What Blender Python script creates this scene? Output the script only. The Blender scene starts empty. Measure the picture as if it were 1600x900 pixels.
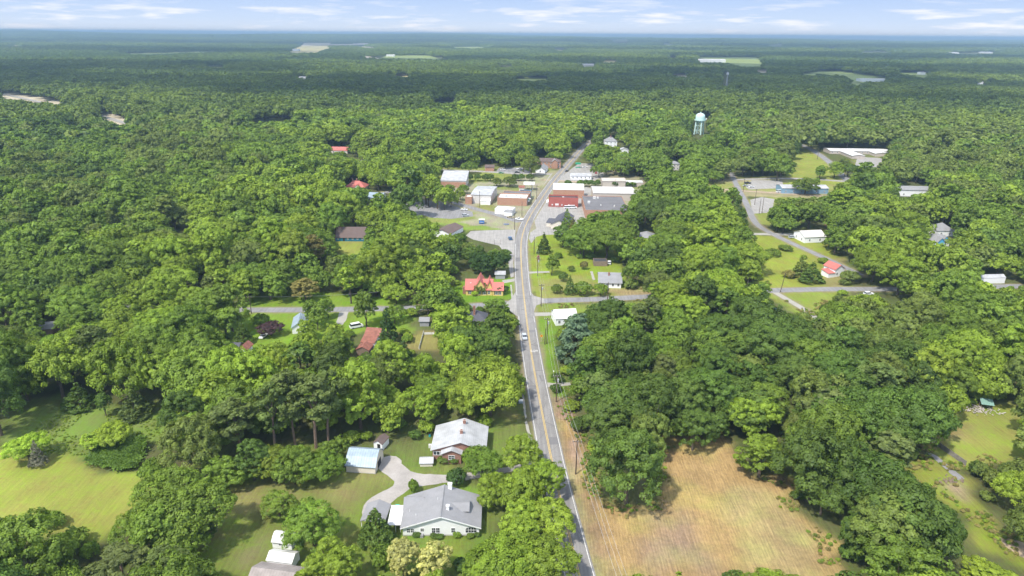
import bpy, math, random
import numpy as np
from mathutils import Vector
R_ = math.radians
rng = np.random.default_rng(7)
random.seed(7)
scn = bpy.context.scene
COL = scn.collection

# ------------------------------------------------------------------ camera model
H_CAM, F_PX, PITCH, ROLL = 118.0, 1067.0, R_(20.4), 0.0075
_cp, _sp, _cr, _sr = math.cos(PITCH), math.sin(PITCH), math.cos(ROLL), math.sin(ROLL)
CR = np.array((_cr, _sr*_sp, _sr*_cp)); CU = np.array((-_sr, _cr*_sp, _cr*_cp)); CF = np.array((0, _cp, -_sp))
def at(x, y, z=0.0):
    """ground position (photo pixel, 1600 x 900) at height z"""
    d = CF + CR*((x-800)/F_PX) + CU*((450-y)/F_PX)
    t = (z-H_CAM)/d[2]
    return (d[0]*t, d[1]*t, z)
def A2(x, y, z=0.0):
    p = at(x, y, z); return (p[0], p[1])
def proj(P):
    P = np.asarray(P, float) - np.array((0, 0, H_CAM))
    f = P @ CF
    f = np.where(f < 1, 1, f)
    return 800 + F_PX*(P @ CR)/f, 450 - F_PX*(P @ CU)/f

# ------------------------------------------------------------------ object helpers
def put(o, label=None, cat=None, group=None, kind=None):
    if label: o['label'] = label
    if cat: o['category'] = cat
    if group: o['group'] = group
    if kind: o['kind'] = kind
    return o
def thing(name, label, cat, loc=(0, 0, 0), rz=0.0, group=None):
    o = bpy.data.objects.new(name, None); COL.objects.link(o)
    o.location = loc; o.rotation_euler = (0, 0, rz); o.empty_display_size = 0.5
    return put(o, label, cat, group)
def link(name, me, parent=None):
    o = bpy.data.objects.new(name, me); COL.objects.link(o)
    if parent is not None: o.parent = parent
    return o
def copy_tree(o, parent=None):
    c = o.copy(); COL.objects.link(c)
    if parent is not None: c.parent = parent
    for ch in list(o.children): copy_tree(ch, c)
    return c

class MB:
    def __init__(s): s.v = []; s.f = []
    def face(s, pts):
        i = len(s.v); s.v += [tuple(p) for p in pts]; s.f.append(tuple(range(i, i+len(pts)))); return s
    def box(s, x0, y0, z0, x1, y1, z1, skip=''):
        i = len(s.v)
        s.v += [(x0,y0,z0),(x1,y0,z0),(x1,y1,z0),(x0,y1,z0),(x0,y0,z1),(x1,y0,z1),(x1,y1,z1),(x0,y1,z1)]
        F = {'b':(3,2,1,0),'t':(4,5,6,7),'f':(0,1,5,4),'r':(1,2,6,5),'k':(2,3,7,6),'l':(3,0,4,7)}
        s.f += [tuple(i+k for k in F[n]) for n in F if n not in skip]; return s
    def prism(s, prof, axis, a, b):
        """closed profile [(u,z)] extruded along local axis 'x' or 'y' from a to b"""
        n = len(prof); i = len(s.v)
        for t in (a, b):
            for u, z in prof: s.v.append((t, u, z) if axis == 'x' else (u, t, z))
        s.f.append(tuple(i+k for k in range(n))); s.f.append(tuple(i+n+k for k in reversed(range(n))))
        for k in range(n): s.f.append((i+k, i+(k+1) % n, i+n+(k+1) % n, i+n+k))
        return s
    def tube(s, pts, r, n=6, r1=None, cap=True):
        pts = [Vector(p) for p in pts]; i0 = len(s.v); m = len(pts)
        for k, p in enumerate(pts):
            d = (pts[min(k+1, m-1)]-pts[max(k-1, 0)]).normalized()
            a = d.orthogonal().normalized() if abs(d.z) > .95 else Vector((0,0,1)).cross(d).normalized()
            b = d.cross(a)
            rr = r if r1 is None else r+(r1-r)*k/(m-1)
            for j in range(n):
                t = 2*math.pi*j/n; s.v.append(tuple(p+a*(rr*math.cos(t))+b*(rr*math.sin(t))))
        for k in range(m-1):
            for j in range(n):
                s.f.append((i0+k*n+j, i0+k*n+(j+1) % n, i0+(k+1)*n+(j+1) % n, i0+(k+1)*n+j))
        if cap:
            s.f.append(tuple(i0+j for j in reversed(range(n)))); s.f.append(tuple(i0+(m-1)*n+j for j in range(n)))
        return s
    def lathe(s, prof, c=(0, 0), n=16):
        i0 = len(s.v); m = len(prof)
        for r, z in prof:
            for j in range(n):
                t = 2*math.pi*j/n; s.v.append((c[0]+r*math.cos(t), c[1]+r*math.sin(t), z))
        for k in range(m-1):
            for j in range(n):
                s.f.append((i0+k*n+j, i0+k*n+(j+1) % n, i0+(k+1)*n+(j+1) % n, i0+(k+1)*n+j))
        s.f.append(tuple(i0+(m-1)*n+j for j in range(n)))
        return s
    def mesh(s, name, mat):
        me = bpy.data.meshes.new(name); me.from_pydata(s.v, [], s.f)
        import bmesh
        bm = bmesh.new(); bm.from_mesh(me); bmesh.ops.recalc_face_normals(bm, faces=bm.faces); bm.to_mesh(me); bm.free()
        if mat: me.materials.append(mat)
        return me
    def build(s, name, mat, parent=None):
        return link(name, s.mesh(name, mat), parent)

# ------------------------------------------------------------------ materials
def newmat(name):
    m = bpy.data.materials.new(name); m.use_nodes = True
    nt = m.node_tree; nt.nodes.clear()
    return m, nt
def N(nt, t, **kw):
    n = nt.nodes.new(t)
    for k, v in kw.items():
        if k in n.inputs.keys(): n.inputs[k].default_value = v
        else: setattr(n, k, v)
    return n
def math_(nt, op, a, b=None, clamp=False):
    n = nt.nodes.new('ShaderNodeMath'); n.operation = op; n.use_clamp = clamp
    for i, v in enumerate((a, b)):
        if v is None: continue
        if isinstance(v, (int, float)): n.inputs[i].default_value = v
        else: nt.links.new(v, n.inputs[i])
    return n.outputs[0]
def mixc(nt, fac, a, b, mode='MIX'):
    n = nt.nodes.new('ShaderNodeMix'); n.data_type = 'RGBA'; n.blend_type = mode
    for s, v in ((n.inputs[0], fac), (n.inputs[6], a), (n.inputs[7], b)):
        if isinstance(v, (int, float)): s.default_value = v
        elif isinstance(v, tuple): s.default_value = (*v[:3], 1)
        else: nt.links.new(v, s)
    return n.outputs[2]
def noise(nt, scale, detail=3, vec=None, rough=.55):
    n = N(nt, 'ShaderNodeTexNoise'); n.inputs['Scale'].default_value = scale; n.inputs['Detail'].default_value = detail
    n.inputs['Roughness'].default_value = rough
    if vec is not None: nt.links.new(vec, n.inputs['Vector'])
    return n.outputs['Fac']
def ramp(nt, fac, stops):
    n = N(nt, 'ShaderNodeValToRGB'); cr = n.color_ramp
    while len(cr.elements) < len(stops): cr.elements.new(.5)
    for e, (p, c) in zip(cr.elements, stops):
        e.position = p; e.color = (*c, 1) if isinstance(c, tuple) else (c, c, c, 1)
    nt.links.new(fac, n.inputs[0]); return n.outputs[0]
def finish(nt, color, rough=.8, bump=None, bump_d=.02, metal=0.0, spec=.3):
    b = N(nt, 'ShaderNodeBsdfPrincipled'); o = N(nt, 'ShaderNodeOutputMaterial')
    if isinstance(color, tuple): b.inputs['Base Color'].default_value = (*color[:3], 1)
    else: nt.links.new(color, b.inputs['Base Color'])
    b.inputs['Roughness'].default_value = rough; b.inputs['Metallic'].default_value = metal
    b.inputs['Specular IOR Level'].default_value = spec
    if bump is not None:
        bn = N(nt, 'ShaderNodeBump'); bn.inputs['Strength'].default_value = 1; bn.inputs['Distance'].default_value = bump_d
        nt.links.new(bump, bn.inputs['Height']); nt.links.new(bn.outputs[0], b.inputs['Normal'])
    nt.links.new(b.outputs[0], o.inputs[0])
def objco(nt): return N(nt, 'ShaderNodeTexCoord').outputs['Object']
def geoco(nt): return N(nt, 'ShaderNodeNewGeometry').outputs['Position']
def simple(name, c, rough=.7, var=.15, sc=.6, metal=0, spec=.3):
    """plain surface with weathering: two noise scales vary the base colour"""
    m, nt = newmat(name); co = geoco(nt)
    n1 = noise(nt, sc, 4, co); n2 = noise(nt, sc*9, 3, co)
    k = math_(nt, 'ADD', math_(nt, 'MULTIPLY', n1, .7), math_(nt, 'MULTIPLY', n2, .3))
    lo = tuple(x*(1-var) for x in c); hi = tuple(min(1, x*(1+var)) for x in c)
    finish(nt, ramp(nt, k, [(.3, lo), (.7, hi)]), rough, metal=metal, spec=spec); return m
def striped(name, c, axis, period, rough=.6, var=.12, depth=.03, dark=.75, metal=0, sc=.5):
    """lapped boards / ribbed sheet: thin dark line every `period` metres along a local axis"""
    m, nt = newmat(name); co = objco(nt)
    sx = N(nt, 'ShaderNodeSeparateXYZ'); nt.links.new(co, sx.inputs[0])
    a = sx.outputs['XYZ'.index(axis)]
    fr = math_(nt, 'FRACT', math_(nt, 'DIVIDE', a, period))
    line = math_(nt, 'LESS_THAN', fr, .14)
    n1 = noise(nt, sc, 5, co)
    base = ramp(nt, n1, [(.3, tuple(x*(1-var) for x in c)), (.72, tuple(min(1, x*(1+var)) for x in c))])
    col = mixc(nt, line, base, mixc(nt, 1.0, base, (dark, dark, dark), 'MULTIPLY'))
    finish(nt, col, rough, fr, depth, metal=metal); return m
def shingle(name, c, var=.22):
    m, nt = newmat(name); co = objco(nt)
    n1 = noise(nt, .35, 5, co); n2 = noise(nt, 3.2, 3, co); n3 = noise(nt, 14, 2, co)
    k = math_(nt, 'ADD', math_(nt, 'MULTIPLY', n1, .45), math_(nt, 'ADD', math_(nt, 'MULTIPLY', n2, .3), math_(nt, 'MULTIPLY', n3, .25)))
    finish(nt, ramp(nt, k, [(.32, tuple(x*(1-var) for x in c)), (.68, tuple(x*(1+var) for x in c))]), .9, n3, .03); return m
def brick(name, c, mortar=(.42, .38, .34)):
    m, nt = newmat(name); co = geoco(nt)
    b = N(nt, 'ShaderNodeTexBrick'); b.inputs['Scale'].default_value = 2.2
    sx = N(nt, 'ShaderNodeSeparateXYZ'); nt.links.new(co, sx.inputs[0])
    cx = N(nt, 'ShaderNodeCombineXYZ')
    nt.links.new(math_(nt, 'ADD', sx.outputs[0], sx.outputs[1]), cx.inputs[0]); nt.links.new(sx.outputs[2], cx.inputs[1])
    nt.links.new(cx.outputs[0], b.inputs['Vector'])
    b.inputs['Color1'].default_value = (*c, 1); b.inputs['Color2'].default_value = (c[0]*.75, c[1]*.72, c[2]*.72, 1)
    b.inputs['Mortar'].default_value = (*mortar, 1); b.inputs['Mortar Size'].default_value = .02
    n1 = noise(nt, .5, 4, co)
    finish(nt, mixc(nt, .35, b.outputs[0], mixc(nt, n1, tuple(x*.75 for x in c), tuple(x*1.2 for x in c))), .85); return m
def glass_mat():
    m, nt = newmat('window_glass'); finish(nt, (.03, .035, .045), .12, spec=.6); return m
M = {}
M['glass'] = glass_mat()
M['white'] = simple('white_paint', (.74, .74, .73), .6, .05)
M['siding'] = striped('white_lap_siding', (.80, .80, .80), 'Z', .22, var=.04, dark=.9, depth=.012)
M['cream'] = striped('cream_siding', (.62, .56, .47), 'X', .3, var=.08, dark=.88, depth=.01)
M['trim'] = simple('white_trim', (.78, .78, .77), .55, .03)
M['brick'] = brick('red_brick', (.27, .115, .075))
M['obrick'] = brick('orange_brick', (.40, .20, .12))
M['redpaint'] = simple('red_painted_block', (.34, .10, .08), .7, .12)
M['wood'] = simple('weathered_wood', (.20, .15, .11), .9, .25, 1.5)
M['pole'] = simple('creosote_wood', (.085, .06, .045), .9, .3, 1.2)
M['dark'] = simple('dark_opening', (.02, .02, .02), .9, .1)
M['concrete'] = simple('concrete', (.40, .385, .355), .9, .12, .25)
M['metal'] = simple('galvanised_metal', (.45, .46, .47), .45, .12, .8, metal=.3)
M['gshingle'] = shingle('grey_shingles', (.245, .243, .248), .18)
M['dshingle'] = shingle('dark_grey_shingles', (.09, .09, .105))
M['bshingle'] = shingle('brown_shingles', (.13, .095, .085))
M['wmetal'] = striped('pale_metal_roof', (.46, .46, .465), 'X', .6, .4, .22, .03, .86, .15, sc=.3)
M['blmetal'] = striped('blue_grey_metal_roof', (.28, .345, .40), 'X', .75, .5, .15, .03, .8, .05)
M['redmetal'] = striped('red_metal_roof', (.46, .145, .12), 'X', .5, .45, .08, .03, .85)
M['rust'] = striped('rusted_metal_roof', (.25, .10, .07), 'X', .7, .7, .3, .02, .85, sc=.9)
M['whiteroof'] = simple('white_membrane_roof', (.58, .57, .55), .7, .2, .2)
M['greyroof'] = simple('grey_flat_roof', (.15, .145, .15), .85, .25, .15)
M['darkroof'] = simple('black_flat_roof', (.06, .06, .065), .85, .3, .2)
M['tanwall'] = striped('tan_metal_wall', (.48, .42, .37), 'X', .5, var=.06, dark=.9)
M['palewall'] = striped('pale_grey_metal_wall', (.56, .53, .50), 'X', .6, var=.08, dark=.9)
M['teal'] = striped('teal_boards', (.012, .145, .235), 'Z', .25, var=.1, dark=.8)
M['bluewall'] = striped('blue_wall', (.20, .32, .43), 'Z', .25, var=.08, dark=.9)
M['skyblue'] = simple('bright_blue_gable', (.10, .42, .72), .6, .06)
M['yellowwall'] = striped('yellow_siding', (.68, .50, .18), 'Z', .22, var=.05, dark=.9)
M['greymetalwall'] = striped('grey_wall', (.30, .30, .31), 'X', .5, var=.1, dark=.85)
BUILD_XY = []   # footprints as circles, kept free of trunks
HAZE = 1.15e-4; EXPO = .94
# ------------------------------------------------------------------ what the photograph leaves open (not covered by crowns), photo pixels
CLEAR = [
 # left fields
 [(0,690),(18,672),(32,650),(35,638),(60,628),(100,620),(135,632),(150,648),(190,648),(245,650),(258,668),(245,690),(228,700),(228,712),(212,742),(218,772),(200,795),(152,832),(118,830),(100,805),(85,795),(60,800),(50,812),(0,814)],
 # lawn behind the farmhouse
 [(345,790),(350,765),(400,742),(440,738),(470,755),(500,750),(520,738),(540,740),(600,742),(618,750),(575,790),(562,815),(558,835),(590,865),(605,880),(600,900),(275,900),(300,880),(340,830)],
 [(538,698),(597,698),(606,690),(640,690),(672,685),(690,655),(720,652),(758,665),(742,690),(724,720),(700,722),(692,742),(690,758),(640,772),(630,795),(600,795),(575,792),(618,752),(600,738),(538,738)],
 [(770,650),(800,640),(818,655),(815,672),(790,690),(768,680)],
 [(630,793),(637,770),(693,750),(702,750),(755,770),(755,838),(750,845),(735,885),(715,892),(695,880),(692,840),(650,838),(628,832),(604,828),(604,800)],
 [(566,800),(585,785),(604,790),(604,815),(570,815)],
 # main road
 [(805,385),(826,385),(830,470),(838,520),(851,600),(863,655),(881,726),(900,800),(928,900),(884,900),(872,850),(884,830),(884,800),(868,745),(864,690),(848,668),(834,655),(824,600),(820,560),(828,540),(818,500),(803,470)],
 # verge and straw field
 [(838,470),(900,470),(868,478),(868,500),(858,530),(866,580),(888,590),(892,605),(880,625),(888,650),(905,665),(920,700),(925,760),(940,790),(985,802),(1022,792),(1034,740),(1032,695),(1075,692),(1120,692),(1130,715),(1155,745),(1180,752),(1222,755),(1232,790),(1255,815),(1290,845),(1302,900),(928,900),(881,726),(863,655),(840,520)],
 [(830,365),(845,362),(842,385),(848,400),(880,402),(905,405),(930,412),(970,412),(972,445),(1005,458),(1020,456),(1010,468),(840,472),(828,440),(824,390)],
 [(864,478),(897,478),(893,490),(868,504)],
 [(720,428),(750,421),(787,430),(786,450),(800,440),(812,440),(812,482),(797,478),(770,463),(735,478),(727,462)],
 [(735,358),(808,358),(806,390),(800,388),(775,380),(738,376)],
 [(640,318),(668,318),(705,330),(735,318),(775,335),(810,345),(808,360),(735,360),(712,352),(700,356),(690,362),(676,366),(690,348),(668,345)],
 [(740,288),(778,288),(782,298),(832,294),(838,290),(862,258),(905,228),(918,220),(926,222),(905,245),(893,258),(905,250),(932,258),(925,265),(927,280),(945,274),(985,276),(1003,283),(1000,293),(990,293),(985,310),(980,322),(945,328),(915,330),(912,345),(895,340),(895,352),(870,357),(900,358),(835,364),(800,362),(800,345),(772,335),(735,315),(735,292)],
 [(686,268),(728,267),(729,282),(708,292),(688,287)],
 [(728,270),(760,266),(800,272),(860,265),(845,288),(790,290),(740,290)],
 [(743,257),(760,253),(775,258),(815,262),(812,270),(745,268)],
 [(1090,283),(1145,285),(1165,275),(1218,275),(1222,283),(1240,283),(1245,295),(1300,284),(1300,302),(1245,306),(1165,302),(1150,300),(1090,292)],
 [(1138,272),(1148,268),(1165,298),(1207,310),(1205,330),(1178,335),(1168,326)],
 [(1166,335),(1178,333),(1190,352),(1250,372),(1255,357),(1292,357),(1280,375),(1262,385),(1270,395),(1245,398),(1248,405),(1238,425),(1280,440),(1290,430),(1305,412),(1318,410),(1310,440),(1310,452),(1200,460),(1194,425),(1194,405),(1185,375)],
 [(1200,455),(1310,452),(1300,462),(1282,480),(1275,492),(1262,490),(1215,464)],
 [(1238,245),(1262,229),(1300,248),(1310,268),(1318,275),(1328,284),(1310,284),(1290,270),(1268,272),(1262,285),(1240,280)],
 [(1294,229),(1392,230),(1390,240),(1378,250),(1375,262),(1345,262),(1335,248),(1300,240)],
 [(1403,287),(1453,287),(1457,300),(1440,306),(1405,305)],
 [(1455,376),(1465,345),(1490,350),(1490,370),(1482,382),(1458,382)],
 [(1527,434),(1540,424),(1575,424),(1572,436),(1540,441)],
 [(1577,441),(1600,442),(1600,456),(1588,450)],
 [(1440,685),(1465,665),(1490,652),(1492,626),(1530,634),(1552,630),(1600,644),(1600,712),(1545,718),(1510,728),(1480,718),(1460,704)],
 [(1385,735),(1440,735),(1447,706),(1462,710),(1508,745),(1502,757),(1520,790),(1555,832),(1600,852),(1600,880),(1558,862),(1510,790),(1450,752)],
 [(385,478),(400,458),(450,457),(452,475),(445,489),(390,491)],
 [(352,540),(398,490),(455,490),(465,500),(458,515),(450,530),(400,530),(375,542),(384,552),(374,556)],
 [(512,483),(602,478),(600,488),(580,490),(556,508),(525,505),(520,492)],
 [(555,512),(583,512),(580,545),(570,552),(560,535)], [(632,545),(650,522),(680,522),(684,538),(670,548)],
 [(524,376),(545,348),(572,348),(568,376),(562,392),(548,385)],
 [(278,374),(288,354),(298,358),(298,374)],
 [(516,236),(520,226),(543,226),(543,234)], [(538,292),(548,280),(563,281),(570,294)], [(541,243),(565,241),(565,253)], [(580,306),(590,299),(605,296),(616,298),(600,311)],
 [(944,218),(958,211),(964,216),(964,228),(946,228)], [(968,234),(975,228),(984,234),(982,238)],
 [(1046,250),(1060,244),(1062,262),(1052,268)], [(993,374),(1005,353),(1020,355),(1012,375)],
 [(832,258),(838,237),(850,238),(848,262)], [(940,412),(950,406),(962,410)],
 [(458,508),(466,492),(470,496),(462,515)], [(640,495),(660,490),(668,498),(668,510),(655,512)], [(734,500),(738,488),(750,488),(760,498)],
 [(1082,214),(1086,178),(1107,178),(1103,214)],[(1129,136),(1131,112),(1139,112),(1138,136)],
 [(1385,466),(1400,456),(1414,468),(1405,474)], [(1352,458),(1362,455),(1366,462)],
 [(61,520),(88,508),(100,514),(80,522)],[(0,500),(8,505),(6,512),(0,512)],
 # far clearings
 [(450,84),(458,76),(472,67),(520,67),(517,77),(490,82)], [(520,70),(575,67),(580,70),(545,72)],
 [(566,92),(567,86),(590,91),(600,86),(665,85),(700,92),(690,95),(640,95)], [(187,83),(350,79),(350,81),(190,85)],
 [(1087,97),(1090,87),(1185,89),(1196,98),(1192,103),(1160,104),(1130,98)],
 [(1240,119),(1285,109),(1320,111),(1386,121),(1384,128),(1340,127),(1325,121),(1290,116)],
 [(1340,85),(1345,81),(1395,81),(1390,84)], [(1400,113),(1425,111),(1452,113),(1448,122),(1430,119)],
 [(0,141),(50,150),(104,160),(100,165),(45,159),(0,153)],
 [(149,179),(165,173),(203,190),(197,197),(172,192)], [(110,201),(126,199),(120,205)],
 [(388,189),(466,184),(466,187),(390,191)], [(668,161),(714,159),(714,161)], [(908,102),(930,100),(928,104),(910,104)],
 [(466,122),(480,121),(478,124)], [(800,123),(860,121),(856,126),(802,126)], [(780,104),(800,102),(800,105)],[(1040,90),(1060,89),(1055,91)],
 [(955,66),(985,66),(985,69),(955,69)], [(1035,71),(1050,70),(1050,73)], [(865,76),(885,76),(884,79),(866,79)], [(1285,76),(1310,76),(1308,79)], [(1325,131),(1345,130),(1345,134)], [(15,71),(38,71),(38,74),(15,74)], [(560,75),(590,74),(590,77)], [(700,74),(760,73),(760,76)], [(940,96),(965,95),(964,99)], [(1180,112),(1198,110),(1200,114)], [(320,104),(350,103),(350,107)], [(615,118),(640,117),(640,121)], [(1050,118),(1075,117),(1075,121)],
 [(1200,73),(1225,72),(1225,75)],[(1475,84),(1560,82),(1560,85)],[(1520,132),(1540,130),(1540,134)],
]
MW, MH = 800, 450
def poly_mask(poly, X, Y):
    ins = np.zeros(X.shape, bool); n = len(poly)
    for i in range(n):
        x0, y0 = poly[i]; x1, y1 = poly[(i+1) % n]
        if y0 == y1: continue
        c = ((y0 <= Y) & (Y < y1)) | ((y1 <= Y) & (Y < y0))
        ins ^= c & (X < (x1-x0)*(Y-y0)/(y1-y0)+x0)
    return ins
_px, _py = np.meshgrid(np.arange(MW)*2+1.0, np.arange(MH)*2+1.0)
MASK = np.zeros((MH, MW), bool)
for _p in CLEAR:
    xs = [q[0] for q in _p]; ys = [q[1] for q in _p]
    i0, i1 = max(0, int(min(ys)/2)-1), min(MH, int(max(ys)/2)+2); j0, j1 = max(0, int(min(xs)/2)-1), min(MW, int(max(xs)/2)+2)
    MASK[i0:i1, j0:j1] |= poly_mask(_p, _px[i0:i1, j0:j1], _py[i0:i1, j0:j1])
def mask_at(x, y):
    i = np.clip((y/2).astype(int), 0, MH-1); j = np.clip((x/2).astype(int), 0, MW-1)
    return MASK[i, j] & (x >= 0) & (x < 1600) & (y >= 0) & (y < 900)
# value noise on numpy arrays
_vn = rng.random((256, 256))
def vnoise(x, y, s, o=0):
    x = x/s+o*17.3; y = y/s+o*9.7
    xi = np.floor(x).astype(int); yi = np.floor(y).astype(int); fx = x-xi; fy = y-yi
    fx = fx*fx*(3-2*fx); fy = fy*fy*(3-2*fy)
    g = lambda a, b: _vn[a % 256, b % 256]
    return (g(xi, yi)*(1-fx)+g(xi+1, yi)*fx)*(1-fy)+(g(xi, yi+1)*(1-fx)+g(xi+1, yi+1)*fx)*fy
def gpoly(px): return [A2(*p) for p in px]
# roads: (centre line in ground metres, width)
def smooth(pts, it=2):
    for _ in range(it):
        q = [pts[0]]
        for a, b in zip(pts, pts[1:]):
            q += [(a[0]*.75+b[0]*.25, a[1]*.75+b[1]*.25), (a[0]*.25+b[0]*.75, a[1]*.25+b[1]*.75)]
        pts = q+[pts[-1]]
    return pts
MAIN = smooth([(24,60)]+[A2(*p) for p in [(906,905),(886,822),(866,740),(847,645),(838,598),(828,540),(820.5,480),(816,440),(813.5,395),(815,368),(826,341),(841,318),(855,297),(871,276),(887,258),(902,240),(913,228),(921,221)]]+[(125,900),(150,1100)])
LEFT_ST = smooth([A2(*p) for p in [(822,473),(795,474),(735,478.5),(600,482.5),(500,484),(385,484.5),(300,484),(150,480),(0,470)]])
RIGHT_ST = smooth([A2(*p) for p in [(818,472),(845,470),(950,467),(1012,463.5),(1100,459),(1197,454),(1297,451.5),(1400,452),(1500,449),(1600,447)]])
BRANCH = smooth([A2(*p) for p in [(1208,455),(1230,468),(1256,483),(1275,496),(1310,520),(1360,555)]])
UPPER = smooth([A2(*p) for p in [(1345,430),(1300,408),(1262,391),(1230,377),(1200,362),(1183,352),(1174,338),(1171,328),(1163,312),(1152,292),(1143,271),(1135,262)]])
SCHOOLRD = smooth([A2(*p) for p in [(1240,222),(1262,230),(1292,249),(1312,270),(1326,284),(1340,296)]])
BACKST = smooth([A2(*p) for p in [(812,347),(780,336),(745,327),(715,318),(690,309),(660,305),(600,300)]])
CROSS = smooth([A2(*p) for p in [(640,262),(700,266),(760,268),(800,271),(860,272)]])
RAIL_RD = smooth([A2(*p) for p in [(850,281),(920,285),(1000,292),(1090,293),(1170,299),(1240,303),(1330,310)]])
DEPOT = smooth([A2(*p) for p in [(1143,281),(1200,279),(1260,279),(1330,284)]])
DRIVE = [(MAIN, 8.2), (LEFT_ST, 6.0), (RIGHT_ST, 6.2), (BRANCH, 3.6), (UPPER, 5.4), (SCHOOLRD, 7), (BACKST, 6), (CROSS, 6), (RAIL_RD, 5), (DEPOT, 6)]
def dist_poly(X, Y, line):
    d = np.full(X.shape, 1e9)
    for (x0, y0), (x1, y1) in zip(line, line[1:]):
        dx, dy = x1-x0, y1-y0; L = dx*dx+dy*dy
        if L < 1e-9: continue
        t = np.clip(((X-x0)*dx+(Y-y0)*dy)/L, 0, 1)
        d = np.minimum(d, (X-x0-t*dx)**2+(Y-y0-t*dy)**2)
    return np.sqrt(d)
# driveways, lots: (name, pixel outline, material key, z)
LOTS = [
 ('gravel_driveway', [(590,720),(604,712),(625.5,713),(629.7,728),(645,739),(692,742.5),(760,736),(830,722),(846,716),(848,722),(800,738),(730,750),(692,755),(656,759),(634,768),(618,780),(604,792),(600,806),(585,815),(568,812),(564,798),(571,787),(583,775),(611,762),(619,753),(610,745),(592,736),(586,727)], 'gravel', .03),
 ('parking_lot', [(736,361),(770,359.5),(806,358.5),(805,372),(804,388),(802,410),(803,432),(798,434),(793,402),(780,384),(738,374),(728,368)], 'lot', .02),
 ('parking_lot', [(838,357),(835,345),(850,320),(858,308),(905,322),(912,345),(905,362),(893,360),(870,361)], 'lot', .02),
 ('street_corner', [(829,363),(838,357),(905,361),(905,365.5),(850,367),(838,370),(830,380),(826,372)], 'lot', .024),
 ('parking_lot', [(905,305),(915,292),(925,295),(918,335),(905,350),(900,330)], 'lot', .02),
 ('parking_lot', [(596,318),(640,309),(700,318),(720,326),(738,331),(740,338),(705,342),(672,340),(662,336),(600,345)], 'asphalt2', .02),
 ('parking_lot', [(895,262),(905,255),(938,256),(945,275),(925,283),(890,285),(870,282)], 'lot', .02),
 ('parking_lot', [(780,262),(830,262),(828,272),(805,273),(775,268)], 'asphalt2', .02),
 ('parking_lot', [(1165,292),(1175,281),(1222,282),(1225,294),(1170,296)], 'lot', .02),
 ('parking_lot', [(1176,334),(1172,312),(1190,308),(1210,311),(1206,332)], 'lot', .02),
 ('parking_lot', [(1335,262),(1340,245),(1378,247),(1378,262)], 'lot', .02),
 ('driveway', [(826,424.5),(858,423.5),(859,426),(826.5,427.5)], 'conc', .02),
 ('driveway', [(831,488.5),(868,488),(868,493),(832,494)], 'conc', .02),
 ('driveway', [(848,597),(864,598.5),(892,597.5),(893,602.5),(865,603.5),(850,606)], 'conc', .02),
 ('driveway', [(785,438),(812,434),(812,438),(786,443)], 'conc', .02),
 ('driveway', [(530,488),(545,486),(541,500),(532,512),(524,510)], 'conc', .02),
 ('driveway', [(932,474),(945,474),(942,492),(936,492)], 'conc', .02),
 ('sidewalk', [(797,445),(799.5,445),(802,467),(799.5,468)], 'conc', .02),
 ('sidewalk', [(814,601),(816.5,601),(823,652),(820.5,655),(818,640)], 'conc', .02),
 ('sidewalk', [(820,660),(823,657),(836,700),(862,800),(873,880),(878,905),(872,905),(860,830),(835,720)], 'conc', .02),
 ('sidewalk', [(922,424),(926,424),(930,437),(926,438)], 'conc', .02),
 ('sidewalk', [(860,272),(864,270),(848,292),(845,296)], 'conc', .02),
 ('path', [(1447,706),(1462,711),(1500,742),(1508,748),(1497,750),(1485,740)], 'asphalt2', .02),
 ('path', [(1165,364),(1230,364),(1255,366),(1255,370),(1230,368),(1166,367)], 'conc', .02),
 ('path', [(1560,838),(1600,848),(1620,858),(1620,880),(1600,872),(1575,858)], 'dirt', .02),
]
# ------------------------------------------------------------------ ground sheet, one mesh to the horizon, albedo painted per zone
def axis_pts(a, b, step, far, g):
    c = list(np.arange(a, b+1e-6, step)); s = step; lo = a; hi = b; L = []; Hh = []
    while hi < far: s *= g; hi += s; Hh.append(hi)
    s = step
    while lo > -far: s *= g; lo -= s; L.append(lo)
    return np.array(L[::-1]+c+Hh)
gx = axis_pts(-330, 330, 1.6, 45000, 1.16)
gy = np.array(list(np.arange(60, 520, 1.5)))
s = 1.5; y = gy[-1]; ext = []
while y < 60000: s = min(s*1.045, 900); y += s; ext.append(y)
gy = np.concatenate([[-3000, -800, -200, -60, 0, 20, 40, 50], gy, ext])
GX, GY = np.meshgrid(gx, gy)
def hills(X, Y):
    D = np.hypot(X, Y)
    k = np.clip((D-5500)/14000, 0, 1)
    n = vnoise(X, Y, 5200, 1)*.6+vnoise(X, Y, 2300, 2)*.3+vnoise(X, Y, 900, 3)*.1
    return np.clip(k*(n*230-75), -5, 118)
GZ = hills(GX, GY)
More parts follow.
